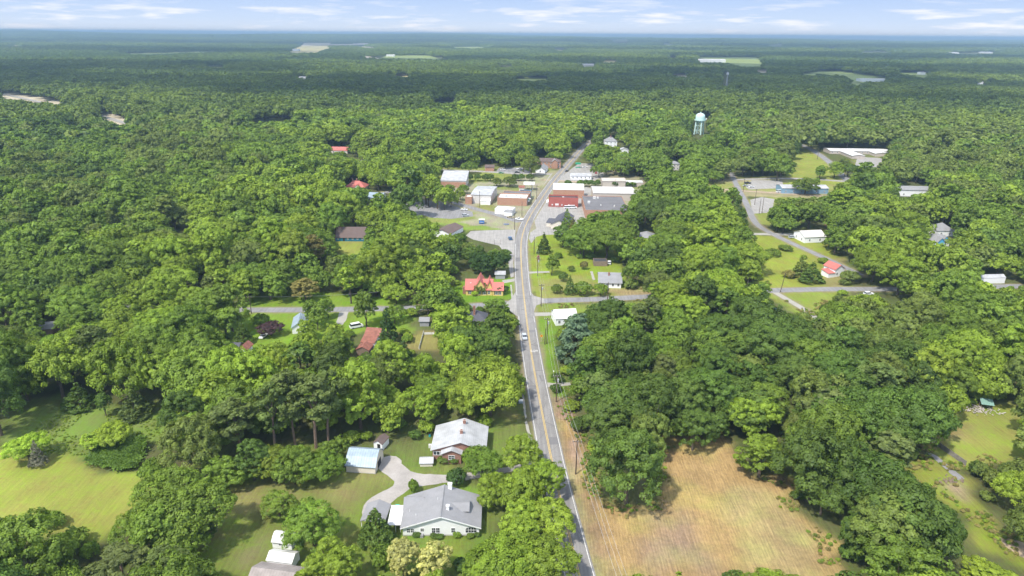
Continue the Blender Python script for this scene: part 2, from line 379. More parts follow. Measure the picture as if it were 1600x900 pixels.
ZONES = [ # (pixel outline, albedo, soft edge metres)
 ([(0,690),(18,672),(32,650),(35,630),(60,622),(100,615),(150,630),(255,630),(275,668),(245,690),(228,700),(200,704),(140,716),(75,714),(52,728),(20,712),(0,704)], (.125,.165,.030), 2.5),
 ([(-60,700),(20,708),(52,727),(75,716),(130,713),(135,728),(165,737),(210,742),(235,745),(235,775),(215,800),(152,850),(100,830),(60,840),(-60,840)], (.205,.215,.036), 1.5),
 ([(250,900),(300,860),(335,790),(340,730),(440,700),(520,700),(540,735),(600,735),(640,720),(640,690),(690,680),(720,690),(695,745),(690,760),(630,800),(600,870),(610,930),(250,930)], (.125,.152,.027), 3),
 ([(600,700),(640,688),(680,690),(690,742),(640,740),(620,715)], (.10,.125,.026), 2),
 ([(345,800),(420,745),(470,745),(440,790),(380,830)], (.18,.160,.05), 6), ([(480,760),(560,750),(610,750),(575,785),(520,790)], (.19,.175,.05), 6),
 ([(380,850),(400,830),(420,840),(395,875)], (.20,.16,.075), 4),
 ([(735,655),(800,630),(822,655),(860,720),(770,760),(745,720)], (.12,.145,.03), 3), ([(785,655),(810,640),(820,660),(795,675)], (.17,.17,.045), 3),
 ([(635,768),(690,757),(770,760),(780,840),(740,905),(600,905),(600,830)], (.12,.165,.025), 3),
 ([(690,845),(742,840),(730,885),(700,892)], (.15,.185,.022), 3),
 ([(826,470),(900,470),(870,520),(870,590),(890,605),(880,640),(866,650),(848,580)], (.115,.18,.018), 1.0),
 ([(858,622),(885,622),(900,655),(905,690),(890,700),(868,660)], (.235,.165,.095), 1.6),
 ([(868,655),(905,660),(930,700),(930,780),(1030,800),(1035,680),(1130,680),(1170,740),(1240,750),(1245,790),(1310,850),(1330,930),(930,930),(905,820),(885,740)], (.290,.205,.076), 1.6),
 ([(880,690),(900,690),(925,780),(965,900),(985,930),(930,930),(908,840)], (.215,.155,.072), 1.2),
 ([(890,760),(897,760),(945,930),(925,930)], (.15,.165,.04), .8), ([(884,690),(898,690),(906,745),(896,750)], (.34,.245,.15), 1.5),
 ([(1120,790),(1180,760),(1225,775),(1270,830),(1290,900),(1190,900)], (.285,.225,.09), 5), ([(1000,820),(1060,790),(1110,870),(1080,900),(1000,900)], (.255,.185,.10), 5),
 ([(820,362),(905,362),(970,400),(975,440),(1060,452),(1060,461),(840,470),(828,440)], (.165,.205,.022), 1.2),
 ([(835,440),(905,430),(930,442),(975,452),(975,460),(842,467)], (.20,.20,.045), 2),
 ([(832,476),(930,474),(1010,470),(1010,485),(930,490),(870,502),(836,495)], (.15,.18,.03), 1.2),
 ([(715,440),(812,432),(806,466),(735,476),(700,478)], (.115,.19,.015), 1.0),
 ([(640,335),(735,320),(810,345),(806,358),(720,361),(690,352),(650,350)], (.15,.19,.033), 2), ([(735,345),(765,340),(810,350),(803,358),(770,357)], (.125,.185,.02), 1.5),
 ([(380,460),(460,450),(640,470),(640,520),(560,520),(460,540),(340,560),(330,540)], (.135,.20,.02), 1.5),
 ([(630,548),(650,518),(690,518),(690,550)], (.20,.175,.05), 1.5),
 ([(505,372),(530,340),(580,345),(580,400),(540,400)], (.19,.20,.035), 2), ([(270,378),(285,345),(305,350),(305,380)], (.19,.19,.045), 2),
 ([(1155,366),(1250,372),(1300,385),(1330,450),(1190,452),(1170,380)], (.185,.205,.028), 2),
 ([(1190,456),(1330,450),(1320,500),(1260,500)], (.165,.195,.03), 1.5), ([(1290,405),(1320,400),(1325,450),(1285,445)], (.21,.185,.06), 2),
 ([(1430,690),(1485,630),(1540,625),(1640,635),(1640,720),(1500,735),(1460,715)], (.19,.20,.036), 2), ([(1445,690),(1490,655),(1530,665),(1490,700)], (.215,.175,.06), 4),
 ([(1380,728),(1450,720),(1510,740),(1560,830),(1640,850),(1640,900),(1550,870),(1500,800),(1430,760)], (.175,.185,.028), 2), ([(1470,752),(1500,748),(1530,800),(1500,780)], (.27,.21,.12), 2.5),
 ([(620,262),(700,262),(860,262),(860,300),(700,300)], (.18,.20,.04), 2), ([(845,268),(960,262),(1010,280),(1010,300),(860,300)], (.25,.225,.12), 2), ([(850,284),(1010,290),(1010,296),(850,292)], (.17,.19,.045), 2),
 ([(1080,280),(1330,278),(1330,312),(1080,304)], (.25,.22,.10), 2), ([(1080,284),(1330,288),(1330,300),(1080,296)], (.19,.20,.045), 2),
 ([(1225,240),(1265,228),(1330,280),(1345,290),(1230,288)], (.195,.21,.035), 2), ([(1335,250),(1400,240),(1400,290),(1330,290)], (.20,.20,.045), 2), ([(1160,312),(1240,306),(1250,350),(1180,352)], (.17,.19,.035), 2),
 ([(640,300),(860,270),(1010,300),(985,335),(900,365),(830,365),(700,345)], (.25,.235,.125), 2),
 ([(655,316),(700,322),(738,331),(745,342),(700,350),(650,348)], (.17,.19,.04), 2), ([(740,300),(780,296),(815,300),(812,292),(745,290)], (.17,.19,.045), 2), ([(742,322),(770,318),(775,330),(750,328)], (.19,.19,.05), 1.5), ([(843,292),(858,286),(868,292),(850,306)], (.2,.2,.06), 1.5),
 ([(55,525),(95,500),(120,510),(95,535)], (.21,.19,.07), 2), ([(930,455),(1090,440),(1100,458),(1000,465)], (.25,.20,.08), 2),
]
dx_ = (vnoise(GX, GY, 5, 11)-.5); dy_ = (vnoise(GX, GY, 5, 12)-.5); dx2 = (vnoise(GX, GY, 1.7, 13)-.5); dy2 = (vnoise(GX, GY, 1.7, 14)-.5)
C = np.empty(GX.shape+(3,)); C[:] = (.085, .095, .034)
fv = vnoise(GX, GY, 14, 20)[..., None]
C *= .75+.6*fv
rowmax = np.searchsorted(gy, 1500)
for px, alb, soft in ZONES:
    g = gpoly(px); X = GX[:rowmax]+dx_[:rowmax]*soft*2.4+dx2[:rowmax]*soft; Y = GY[:rowmax]+dy_[:rowmax]*soft*2.4+dy2[:rowmax]*soft
    xs = [q[0] for q in g]; ys = [q[1] for q in g]
    r0, r1 = np.searchsorted(gy, [min(ys)-10, max(ys)+10]); c0, c1 = np.searchsorted(gx, [min(xs)-10, max(xs)+10]); r1 = min(r1, rowmax)
    m = poly_mask(g, X[r0:r1, c0:c1], Y[r0:r1, c0:c1]).astype(float)
    if m.size == 0: continue
    for _ in range(max(1, int(soft*.8))):
        p = np.pad(m, 1, mode='edge')
        m = (p[:-2, 1:-1]+p[2:, 1:-1]+p[1:-1, :-2]+p[1:-1, 2:]+2*p[1:-1, 1:-1])/6
    a = np.array(alb)*(1.14 if alb[1] > alb[0] else 1.05)*np.array((.98, 1, 1.25))*(.86+.28*vnoise(GX[r0:r1, c0:c1], GY[r0:r1, c0:c1], 9, 21))[..., None]
    C[r0:r1, c0:c1] = C[r0:r1, c0:c1]*(1-m[..., None])+a*m[..., None]
# bare shoulders along the roads
for line, w in DRIVE:
    ys = [q[1] for q in line]; xs = [q[0] for q in line]
    r0, r1 = np.searchsorted(gy, [min(ys)-12, max(ys)+12]); c0, c1 = np.searchsorted(gx, [min(xs)-12, max(xs)+12]); r1 = min(r1, rowmax)
    d = dist_poly(GX[r0:r1, c0:c1]+dx2[r0:r1, c0:c1]*1.4, GY[r0:r1, c0:c1]+dy2[r0:r1, c0:c1]*1.4, line)
    k = np.clip(1-(d-w/2-.2)/1.3, 0, 1)[..., None]*.75
    C[r0:r1, c0:c1] = C[r0:r1, c0:c1]*(1-k)+np.array((.24, .20, .13))*k
nr, nc = GX.shape
me = bpy.data.meshes.new('ground')
V = np.stack([GX, GY, GZ], -1).reshape(-1, 3)
idx = np.arange(nr*nc).reshape(nr, nc)
Q = np.stack([idx[:-1, :-1], idx[:-1, 1:], idx[1:, 1:], idx[1:, :-1]], -1).reshape(-1, 4)
me.vertices.add(len(V)); me.vertices.foreach_set('co', V.ravel())
me.loops.add(Q.size); me.loops.foreach_set('vertex_index', Q.ravel().astype(np.int32))
me.polygons.add(len(Q)); me.polygons.foreach_set('loop_start', np.arange(0, Q.size, 4, dtype=np.int32))
me.update(calc_edges=True)
ca = me.color_attributes.new('zone', 'FLOAT_COLOR', 'POINT')
ca.data.foreach_set('color', np.concatenate([C, np.ones((nr, nc, 1))], -1).ravel().astype(np.float32))
m, nt = newmat('ground'); co = geoco(nt)
at_ = N(nt, 'ShaderNodeAttribute', attribute_name='zone')
n1 = noise(nt, .12, 5, co); n2 = noise(nt, .9, 4, co); n3 = noise(nt, 4, 3, co)
mp = N(nt, 'ShaderNodeMapping'); mp.inputs['Rotation'].default_value = (0, 0, R_(28)); mp.inputs['Scale'].default_value = (1.3, .10, 1); nt.links.new(co, mp.inputs[0])
n4 = noise(nt, 1.0, 4, mp.outputs[0], .7)
k = math_(nt, 'ADD', math_(nt, 'ADD', math_(nt, 'MULTIPLY', n1, .75), math_(nt, 'MULTIPLY', n2, .65)), math_(nt, 'ADD', math_(nt, 'MULTIPLY', n3, .35), math_(nt, 'MULTIPLY', n4, .75)))
k = math_(nt, 'SUBTRACT', k, .25)
col = mixc(nt, 1.0, at_.outputs['Color'], N(nt, 'ShaderNodeCombineXYZ').outputs[0], 'MULTIPLY')
cx = [n for n in nt.nodes if n.bl_idname == 'ShaderNodeCombineXYZ'][0]
for i, p in enumerate((1.0, .95, .8)): nt.links.new(math_(nt, 'POWER', k, p), cx.inputs[i])
# dry grass (redder than green) carries cut swaths: pale straw streaks and greener strips
sp = N(nt, 'ShaderNodeSeparateColor'); nt.links.new(at_.outputs['Color'], sp.inputs[0])
dry = math_(nt, 'MULTIPLY', math_(nt, 'SUBTRACT', sp.outputs[0], sp.outputs[1]), 22, True)
mp2 = N(nt, 'ShaderNodeMapping'); mp2.inputs['Rotation'].default_value = (0, 0, R_(3)); mp2.inputs['Scale'].default_value = (1.5, .16, 1); nt.links.new(co, mp2.inputs[0])
n5 = noise(nt, 1.3, 5, mp2.outputs[0], .75); n6 = noise(nt, .07, 3, co)
st = ramp(nt, math_(nt, 'ADD', math_(nt, 'MULTIPLY', n5, .8), math_(nt, 'MULTIPLY', n6, .35)), [(.40, (.82, .80, .77)), (.56, (1, 1, 1)), (.72, (1.24, 1.25, 1.22))])
wv = N(nt, 'ShaderNodeTexWave'); wv.inputs['Scale'].default_value = .42; wv.inputs['Distortion'].default_value = 3.5; wv.inputs['Detail'].default_value = 3; wv.inputs['Detail Scale'].default_value = .6
mp3 = N(nt, 'ShaderNodeMapping'); mp3.inputs['Rotation'].default_value = (0, 0, R_(3)); nt.links.new(co, mp3.inputs[0]); nt.links.new(mp3.outputs[0], wv.inputs['Vector'])
rows = ramp(nt, wv.outputs['Fac'], [(.1, (.95, .95, .94)), (.55, (1, 1, 1)), (.9, (1.045, 1.045, 1.04))])
st = mixc(nt, 1.0, st, rows, 'MULTIPLY')
gr = ramp(nt, n6, [(.45, (1.04, .98, .95)), (.66, (.93, 1.05, .8))])
col = mixc(nt, dry, col, mixc(nt, 1.0, mixc(nt, 1.0, col, st, 'MULTIPLY'), gr, 'MULTIPLY'))
# mown grass: browner and greener blotches
bl = ramp(nt, math_(nt, 'ADD', math_(nt, 'MULTIPLY', n1, .6), math_(nt, 'MULTIPLY', n2, .4)), [(.36, (1.22, 1.02, 1.25)), (.5, (1, 1, 1)), (.64, (.80, 1.0, .62))])
hs = mixc(nt, dry, mixc(nt, 1.0, col, bl, 'MULTIPLY'), col)
finish(nt, hs, .95, math_(nt, 'ADD', math_(nt, 'ADD', n3, n2), n5), .14, spec=.05)
me.materials.append(m)
put(link('ground', me), kind='structure')

# ------------------------------------------------------------------ roads and lots
def asphalt(name, c, var=.14, lanes=0.0):
    m, nt = newmat(name); co = geoco(nt)
    n1 = noise(nt, .22, 5, co); n2 = noise(nt, 2.0, 4, co); n3 = noise(nt, 18, 2, co)
    k = math_(nt, 'ADD', math_(nt, 'MULTIPLY', n1, .5), math_(nt, 'ADD', math_(nt, 'MULTIPLY', n2, .3), math_(nt, 'MULTIPLY', n3, .2)))
    col = ramp(nt, k, [(.3, tuple(x*(1-var) for x in c)), (.7, tuple(x*(1+var) for x in c))])
    if lanes:   # long wear streaks along the carriageway and sealed cracks
        mp = N(nt, 'ShaderNodeMapping'); mp.inputs['Rotation'].default_value = (0, 0, R_(-5)); mp.inputs['Scale'].default_value = (1.1, .035, 1); nt.links.new(co, mp.inputs[0])
        s1 = noise(nt, 1.0, 3, mp.outputs[0]); col = mixc(nt, 1.0, col, ramp(nt, s1, [(.35, (1-lanes,)*3), (.5, (1, 1, 1)), (.66, (1+lanes,)*3)]), 'MULTIPLY')
        if lanes < .15: lanes = 0
        v = N(nt, 'ShaderNodeTexVoronoi'); v.feature = 'DISTANCE_TO_EDGE'; v.inputs['Scale'].default_value = .16; nt.links.new(co, v.inputs['Vector'])
        cr_ = math_(nt, 'LESS_THAN', v.outputs['Distance'], .010); col = mixc(nt, math_(nt, 'MULTIPLY', cr_, .4 if lanes else 0), col, (.09, .09, .09))
    finish(nt, col, .9, n3, .01, spec=.1); return m
M['road'] = asphalt('worn_asphalt', (.225, .216, .208), .16, .16); M['asphalt2'] = asphalt('grey_asphalt', (.225, .22, .22), .2, .12)
M['lot'] = asphalt('pale_lot', (.30, .285, .265), .22, .10); M['conc'] = asphalt('driveway_concrete', (.32, .305, .27), .2)
M['gravel'] = asphalt('gravel', (.33, .305, .28), .28); M['dirt'] = asphalt('dirt', (.36, .28, .2), .2)
M['patch'] = asphalt('tar_patch', (.12, .12, .125)); M['patch2'] = asphalt('newer_asphalt', (.175, .17, .172), .2)
M['wline'] = simple('white_road_paint', (.62, .61, .58), .8, .25, 2); M['yline'] = simple('yellow_road_paint', (.56, .39, .11), .8, .25, 2)
def offset(line, o):
    q = []
    for i, p in enumerate(line):
        a = line[max(0, i-1)]; b = line[min(len(line)-1, i+1)]
        dx, dy = b[0]-a[0], b[1]-a[1]; L = math.hypot(dx, dy) or 1
        q.append((p[0]-dy/L*o, p[1]+dx/L*o))
    return q
def strip(mb, line, o0, o1, z, rag=0):
    a = offset(line, o0); b = offset(line, o1); n = len(line)
    for i in range(n-1):
        pts = [a[i], a[i+1], b[i+1], b[i]]
        mb.face([(p[0], p[1], z) for p in pts])
def resample(line, step):
    out = [line[0]]; acc = 0
    for a, b in zip(line, line[1:]):
        L = math.hypot(b[0]-a[0], b[1]-a[1]); n = max(1, int(L/step))
        for k in range(1, n+1): out.append((a[0]+(b[0]-a[0])*k/n, a[1]+(b[1]-a[1])*k/n))
    return out
def road(name, line, w, mat, z):
    mb = MB(); strip(mb, line, -w/2, w/2, z); put(mb.build(name, mat), kind='structure')
road('main_road', MAIN, 7.7, M['road'], .05)
road('side_street', LEFT_ST, 5.6, M['asphalt2'], .036); road('side_street', RIGHT_ST, 5.8, M['asphalt2'], .032)
road('lane', BRANCH, 3.2, M['conc'], .026); road('side_street', UPPER, 4.4, M['asphalt2'], .036); road('side_street', SCHOOLRD, 6.5, M['asphalt2'], .036)
road('side_street', BACKST, 6, M['asphalt2'], .03); road('side_street', CROSS, 6, M['lot'], .028)
road('dirt_track', RAIL_RD, 4.5, M['dirt'], .026); road('side_street', DEPOT, 5.5, M['lot'], .03)
# flared junction corners
j = MB(); c0 = A2(797,474); 
for px in ([(806,455),(798,468),(785,477),(785,483),(797,486),(808,494),(826,494),(822,455)], [(826,452),(834,462),(850,466.5),(850,473),(838,477),(833,490),(818,490),(818,452)]):
    j.face([at(x, y, .041) for x, y in px])
put(j.build('junction_corner', M['lot']), kind='structure')
# markings
mk = MB()
fine = resample(MAIN, 4)
near = [p for p in fine if p[1] < 830]
y1 = MB(); strip(y1, near, -.27, -.10, .058); strip(y1, near, .10, .27, .058)
put(y1.build('centre_line', M['yline']), kind='structure')
def skip(line, gaps): 
    seg = []; cur = []
    for p in line:
        if any(a < p[1] < b for a, b in gaps):
            if len(cur) > 1: seg.append(cur)
            cur = []
        else: cur.append(p)
    if len(cur) > 1: seg.append(cur)
    return seg
dn = [p for p in resample(MAIN, 2) if p[1] < 620]
e = MB()
for sg in skip(dn, [(283, 306), (395, 425)]): strip(e, sg, 3.28, 3.43, .058)
for sg in skip(dn, [(283, 306), (420, 450), (268.5, 274)]): strip(e, sg, -3.43, -3.28, .058)
put(e.build('edge_line', M['wline']), kind='structure')
t = MB()
def cross_bar(y, o0, o1, w):
    i = min(range(len(dn)), key=lambda k: abs(dn[k][1]-y)); p = dn[i]; q = dn[i+1]
    d = Vector((q[0]-p[0], q[1]-p[1])).normalized(); n = Vector((-d.y, d.x))
    P = Vector(p)
    t.face([(*(P+n*o0), .0585), (*(P+n*o0+d*w), .0585), (*(P+n*o1+d*w), .0585), (*(P+n*o1), .0585)])
cross_bar(A2(822,463)[1], -3.3, 3.3, .22); cross_bar(A2(822,466)[1], -3.3, 3.3, .22)
put(t.build('tar_seam', M['patch']), kind='structure')
pt = MB()
for py_, o0_, o1_, ln_ in ((700, -3.2, -.4, 5), (612, .4, 3.2, 4), (520, -3.2, 3.2, 2.5), (410, .4, 3.2, 7), (350, -3, 0, 8), (845, .5, 2.9, 3)):
    yy = A2(840, py_)[1]; sg_ = [p for p in dn if yy < p[1] < yy+ln_+2]
    if len(sg_) > 1: strip(pt, sg_, o0_, o1_, .0535)
put(pt.build('asphalt_patch', M['patch2']), kind='structure')
def blob_outline(g, rag):
    out = []
    for (x0, y0), (x1, y1) in zip(g, g[1:]+g[:1]):
        L = math.hypot(x1-x0, y1-y0); n = max(1, int(L/1.2))
        for k in range(n):
            x = x0+(x1-x0)*k/n; y = y0+(y1-y0)*k/n
            out.append((x+(random.random()-.5)*rag, y+(random.random()-.5)*rag))
    return out
for li, (name, px, mat, z) in enumerate(LOTS):
    z += li*.0006
    g = blob_outline(smooth(gpoly(px)+[gpoly(px)[0]], 1)[:-1] if mat in ('gravel', 'dirt') else gpoly(px), .55 if mat in ('gravel', 'dirt') else .22)
    import bmesh
    me = bpy.data.meshes.new(name); bm = bmesh.new()
    f = bm.faces.new([bm.verts.new((x, y, z)) for x, y in g]); bmesh.ops.triangulate(bm, faces=[f]); bmesh.ops.recalc_face_normals(bm, faces=bm.faces)
    bm.to_mesh(me); bm.free(); me.materials.append(M[mat])
    put(link(name, me), kind='structure')
# far fields, sheets a little above the ground
def field(name, px, c, z=.4, stretch=.14):
    g = gpoly(px)
    # the part hidden by the trees in front of it is open ground too
    m_ = min(q[1] for q in g)
    mb = MB(); mb.face([(x, y, z) for x, y in g])
    mat = M.get(('f', c)) or simple('field', c, .95, .2, .01); M[('f', c)] = mat
    put(mb.build(name, mat), kind='structure')
GRN, STR, PAL = (.22, .27, .07), (.38, .33, .15), (.46, .40, .29)
for nm, px, c in [
 ('pasture', [(448,87),(458,76),(472,72),(520,70),(517,80),(490,85)], STR), ('pasture', [(470,72),(476,67),(580,66),(580,70),(520,71)], PAL),
 ('pasture', [(580,98),(595,91),(605,86),(668,85),(690,94),(690,99)], GRN), ('bare_field', [(566,95),(567,86),(592,91),(588,96)], PAL),
 ('pasture', [(185,86),(187,82),(352,78),(352,82)], GRN), ('pasture', [(1120,104),(1130,96),(1090,90),(1092,87),(1187,89),(1198,98),(1196,106)], GRN),
 ('pasture', [(1236,124),(1240,117),(1285,109),(1322,111),(1390,121),(1388,132)], GRN), ('bare_field', [(1340,87),(1345,81),(1398,81),(1395,86)], PAL),
 ('pasture', [(1398,120),(1400,112),(1455,112),(1450,126)], GRN), ('bare_field', [(-10,163),(-10,139),(106,157),(102,171),(45,168)], PAL), ('bare_field', [(146,182),(158,170),(206,189),(198,202),(168,198)], PAL),
 ('pasture', [(385,193),(386,187),(468,183),(468,190)], GRN), ('pasture', [(798,128),(800,121),(862,120),(858,128)], GRN), ('pasture', [(666,163),(668,159),(716,158),(716,163)], GRN),
 ('bare_field', [(1200,76),(1200,72),(1228,71),(1228,76)], PAL), ('bare_field', [(1472,86),(1475,82),(1563,81),(1563,86)], PAL)]:
    field(nm, px, c)
for i, px in enumerate([(955,66,985,69),(1033,70,1052,73),(863,75,887,79),(1283,75,1312,79),(1323,129,1347,135),(13,70,40,74),(558,73,592,77),(698,72,762,76),(938,94,967,99),(1178,109,1202,115),(318,102,352,107),(613,116,642,122),(1048,116,1077,122)]):
    x0, y0, x1, y1 = px; field('pasture', [(x0-3, y1+3), (x0, y0), (x1-4, y0-.6), (x1+3, y1+2)], (PAL, GRN, STR)[i % 3])
road('highway', smooth([A2(*p) for p in [(-40,136),(0,146),(48,157),(100,168),(152,180),(196,193),(230,205)]]), 9, M['lot'], .9)
# ------------------------------------------------------------------ buildings
def px_scale(y):  # metres per photo pixel across, at the ground point of row y
    a = at(800, y); d = np.array(a)-np.array((0, 0, H_CAM)); return float(d @ CF)/F_PX
def roof_slab(mb, prof, axis, a, b, t=.14):
    """open polyline profile thickened downward and extruded"""
    low = [(u, z-t) for u, z in reversed(prof)]
    n = len(prof)
    for k in range(n-1):
        mb.prism([prof[k], prof[k+1], (prof[k+1][0], prof[k+1][1]-t), (prof[k][0], prof[k][1]-t)], axis, a, b)
def volume(root, x0, x1, y0, y1, ze, roof, rh, wall, roofm, oh=.4, z0=-.3, apex=.5, t=.14, base=None):
    """one block: wall part and roof part under the building's Empty"""
    w = MB(); r = MB(); xm = x0+(x1-x0)*apex; ym = y0+(y1-y0)*apex
    if roof == 'gable_y':
        w.prism([(x0, z0), (x1, z0), (x1, ze), (xm, ze+rh), (x0, ze)], 'y', y0, y1)
        sl = rh/(xm-x0); sr = rh/(x1-xm); e = .05
        roof_slab(r, [(x0-oh, ze-sl*oh+t+e), (xm, ze+rh+t+e), (x1+oh, ze-sr*oh+t+e)], 'y', y0-oh, y1+oh, t)
    elif roof == 'gable_x':
        w.prism([(y0, z0), (y1, z0), (y1, ze), (ym, ze+rh), (y0, ze)], 'x', x0, x1)
        sl = rh/(ym-y0); sr = rh/(y1-ym); e = .05
        roof_slab(r, [(y0-oh, ze-sl*oh+t+e), (ym, ze+rh+t+e), (y1+oh, ze-sr*oh+t+e)], 'x', x0-oh, x1+oh, t)
    elif roof == 'gambrel':
        q = (y1-y0)*.22; P = [(y0, ze), (y0+q, ze+rh*.62), (ym, ze+rh), (y1-q, ze+rh*.62), (y1, ze)]
        w.prism([(y0, z0), (y1, z0)]+P[::-1], 'x', x0, x1)
        P[0] = (y0-.35, ze-.25); P[-1] = (y1+.35, ze-.25)
        roof_slab(r, [(u, z+t+.05) for u, z in P], 'x', x0-oh, x1+oh, t)
    elif roof == 'hip':
        w.box(x0, y0, z0, x1, y1, ze)
        a, b, c, d = x0-oh, x1+oh, y0-oh, y1+oh; z = ze+.02
        W_, D_ = b-a, d-c
        if W_ >= D_: p, q = (a+D_/2*.95, (c+d)/2, ze+rh), (b-D_/2*.95, (c+d)/2, ze+rh)
        else: p, q = ((a+b)/2, c+W_/2*.95, ze+rh), ((a+b)/2, d-W_/2*.95, ze+rh)
        A, B, Cc, D = (a, c, z), (b, c, z), (b, d, z), (a, d, z)
        if W_ >= D_: F = [(A, B, q, p), (B, Cc, q), (Cc, D, p, q), (D, A, p)]
        else: F = [(A, B, p), (B, Cc, q, p), (Cc, D, q), (D, A, p, q)]
        for f in F: r.face(f)
        r.face([A, D, Cc, B])
    elif roof == 'shed':   # high edge at the back (rh>0) or front (rh<0)
        za, zb = (ze, ze+rh) if rh > 0 else (ze-rh, ze)
        w.prism([(y0, z0), (y1, z0), (y1, zb), (y0, za)], 'x', x0, x1)
        s = (zb-za)/(y1-y0); roof_slab(r, [(y0-oh, za-s*oh+t+.05), (y1+oh, zb+s*oh+t+.05)], 'x', x0-oh, x1+oh, t)
    elif roof == 'flat':
        p = .5; th = .25
        w.box(x0, y0, z0, x1, y1, ze-.02)
        for bx in ((x0, y0, x1, y0+th), (x0, y1-th, x1, y1), (x0, y0+th, x0+th, y1-th), (x1-th, y0+th, x1, y1-th)):
            w.box(bx[0], bx[1], ze-.02, bx[2], bx[3], ze+rh)
        r.box(x0+th+.01, y0+th+.01, ze-.015, x1-th-.01, y1-th-.01, ze+.06)
    wo = w.build('wall', wall, root); ro = r.build('roof', roofm, root)
    return wo, ro
def window(root, x, z, w, h, y=0, face='f', bars=1, frame=None, pane='glass', name='window'):
    """frame and pane on a wall plane: front (y), left or right (x is then the position along y)"""
    f = MB(); p = MB(); b = .09
    def bx(mb, u0, z0, u1, z1, d0, d1):
        if face == 'f': mb.box(u0, y-d1, z0, u1, y-d0, z1)
        elif face == 'r': mb.box(y+d0, u0, z0, y+d1, u1, z1)
        else: mb.box(y-d1, u0, z0, y-d0, u1, z1)
    bx(f, x-w/2-b, z-b, x-w/2, z+h+b, -.02, .06); bx(f, x+w/2, z-b, x+w/2+b, z+h+b, -.02, .06)
    bx(f, x-w/2, z-b, x+w/2, z, -.02, .07); bx(f, x-w/2, z+h, x+w/2, z+h+b, -.02, .07)
    for k in range(bars):
        c = x-w/2+w*(k+1)/(bars+1); bx(f, c-.025, z, c+.025, z+h, .022, .05)
    if bars: bx(f, x-w/2, z+h*.5-.025, x+w/2, z+h*.5+.025, .022, .048)
    bx(p, x-w/2, z, x+w/2, z+h, -.02, .02)
    fo = f.build(name, frame or M['trim'], root); p.build('pane', M[pane], fo); return fo
def door(root, x, w, h, y=0, face='f', mat=None, name='door'):
    d = MB()
    if face == 'f': d.box(x-w/2, y-.05, -.05, x+w/2, y+.02, h)
    elif face == 'r': d.box(y-.02, x-w/2, -.05, y+.05, x+w/2, h)
    else: d.box(y-.05, x-w/2, -.05, y+.02, x+w/2, h)
    return d.build(name, mat or M['dark'], root)
def chimney(roof, x, y, z0, z1, w=.8, d=.6, mat='brick', cap=True):
    c = MB(); c.box(x-w/2, y-d/2, z0, x+w/2, y+d/2, z1-.2)
    if cap: c.box(x-w/2-.08, y-d/2-.08, z1-.2, x+w/2+.08, y+d/2+.08, z1-.02); c.box(x-w/4, y-d/4, z1-.02, x+w/4, y+d/4, z1+.2)
    return c.build('chimney', M[mat], roof)
def building(name, label, cat, px0, px1, yb, depth, ang=0, group=None, W=None):
    """Empty at the middle of the front wall's foot; returns (root, width)"""
    x, y, _ = at((px0+px1)/2, yb)
    if W is None: W = (px1-px0)*px_scale(yb)/math.cos(R_(ang))
    o = thing(name, label, cat, (x, y, 0), R_(ang), group)
    c, s = math.cos(R_(ang)), math.sin(R_(ang)); nx = max(1, int(round(W/max(4, min(W, depth))))); ny = max(1, int(round(depth/max(4, min(W, depth)))))
    rr = max(W/nx, depth/ny)*.55
    for i in range(nx):
        for j in range(ny):
            lx = -W/2+W*(i+.5)/nx; ly = depth*(j+.5)/ny; BUILD_XY.append((x+c*lx-s*ly, y+s*lx+c*ly, rr))
    return o, W
def house(name, label, cat, px0, px1, yb, depth, ze, roof, rh, wall, roofm, ang=0, wins=0, wz=1.0, ww=.9, wh=1.3, oh=.4, chim=(), sides=True, doors=(), W=None, group=None, apex=.5):
    o, W = building(name, label, cat, px0, px1, yb, depth, ang, group, W)
    wl, rf = volume(o, -W/2, W/2, 0, depth, ze, roof, rh, M[wall], M[roofm], oh, apex=apex)
    rows = [wz] if ze < 5.2 else [wz, wz+3.0]
    for z in rows:
        for k in range(wins):
            x = -W/2+W*(k+.5)/wins
            if any(abs(x-d*W) < ww+.4 for d in doors) and z == rows[0]: continue
            window(o, x, z, ww, wh, 0, 'f', 1)
    if sides and wins and depth > 6:
        sd = 'r' if (px0+px1)/2 < 800 else 'l'; ex = W/2 if sd == 'r' else -W/2
        for k in range(max(2, int(depth/5))): window(o, depth*(k+.5)/max(2, int(depth/5)), wz, ww, wh, ex, sd, 1)
    for d in doors: door(o, d*W, 1.0, 2.1)
    for cx, cy, z0, z1, mt in chim: chimney(rf, cx*W, cy*depth, z0, z1, mat=mt)
    return o, W, wl, rf
# --- the white farmhouse
o, W = building('farmhouse', 'white gabled farmhouse with broad grey shingle roof and two white chimneys', 'house', 630, 748.5, 837, 11.7, 1.0)
D = 11.7; L = -W/2
wl, rf = volume(o, L, -L, 0, D, 2.75, 'gable_y', 3.3, M['siding'], M['gshingle'], .55, apex=.505)
# foundation course, ridge cap, rake boards
b = MB(); b.box(L-.03, -.03, -.3, -L+.03, D+.03, .35, 'tb'); b.build('foundation', M['concrete'], o)
xm = L+W*.505; s1 = 3.3/(xm-L); s2 = 3.3/(-L-xm)
b = MB(); b.prism([(xm-.28, 6.16-.28*s1), (xm, 6.31), (xm+.28, 6.16-.28*s2), (xm+.28, 6.24-.28*s2), (xm, 6.40), (xm-.28, 6.24-.28*s1)], 'y', -.57, D+.57); b.build('ridge_cap', M['gshingle'], rf)
b = MB()
for sx, xe in ((-1, L-.55), (1, -L+.55)):
    sl = s1 if sx < 0 else s2; ze = 6.05+.19-abs(xe-xm)*sl
    b.prism([(xe, ze-.34), (xm, 6.24-.34), (xm, 6.24-.02), (xe, ze-.02)], 'y', -.60, -.555)
b.build('rake_board', M['trim'], rf)
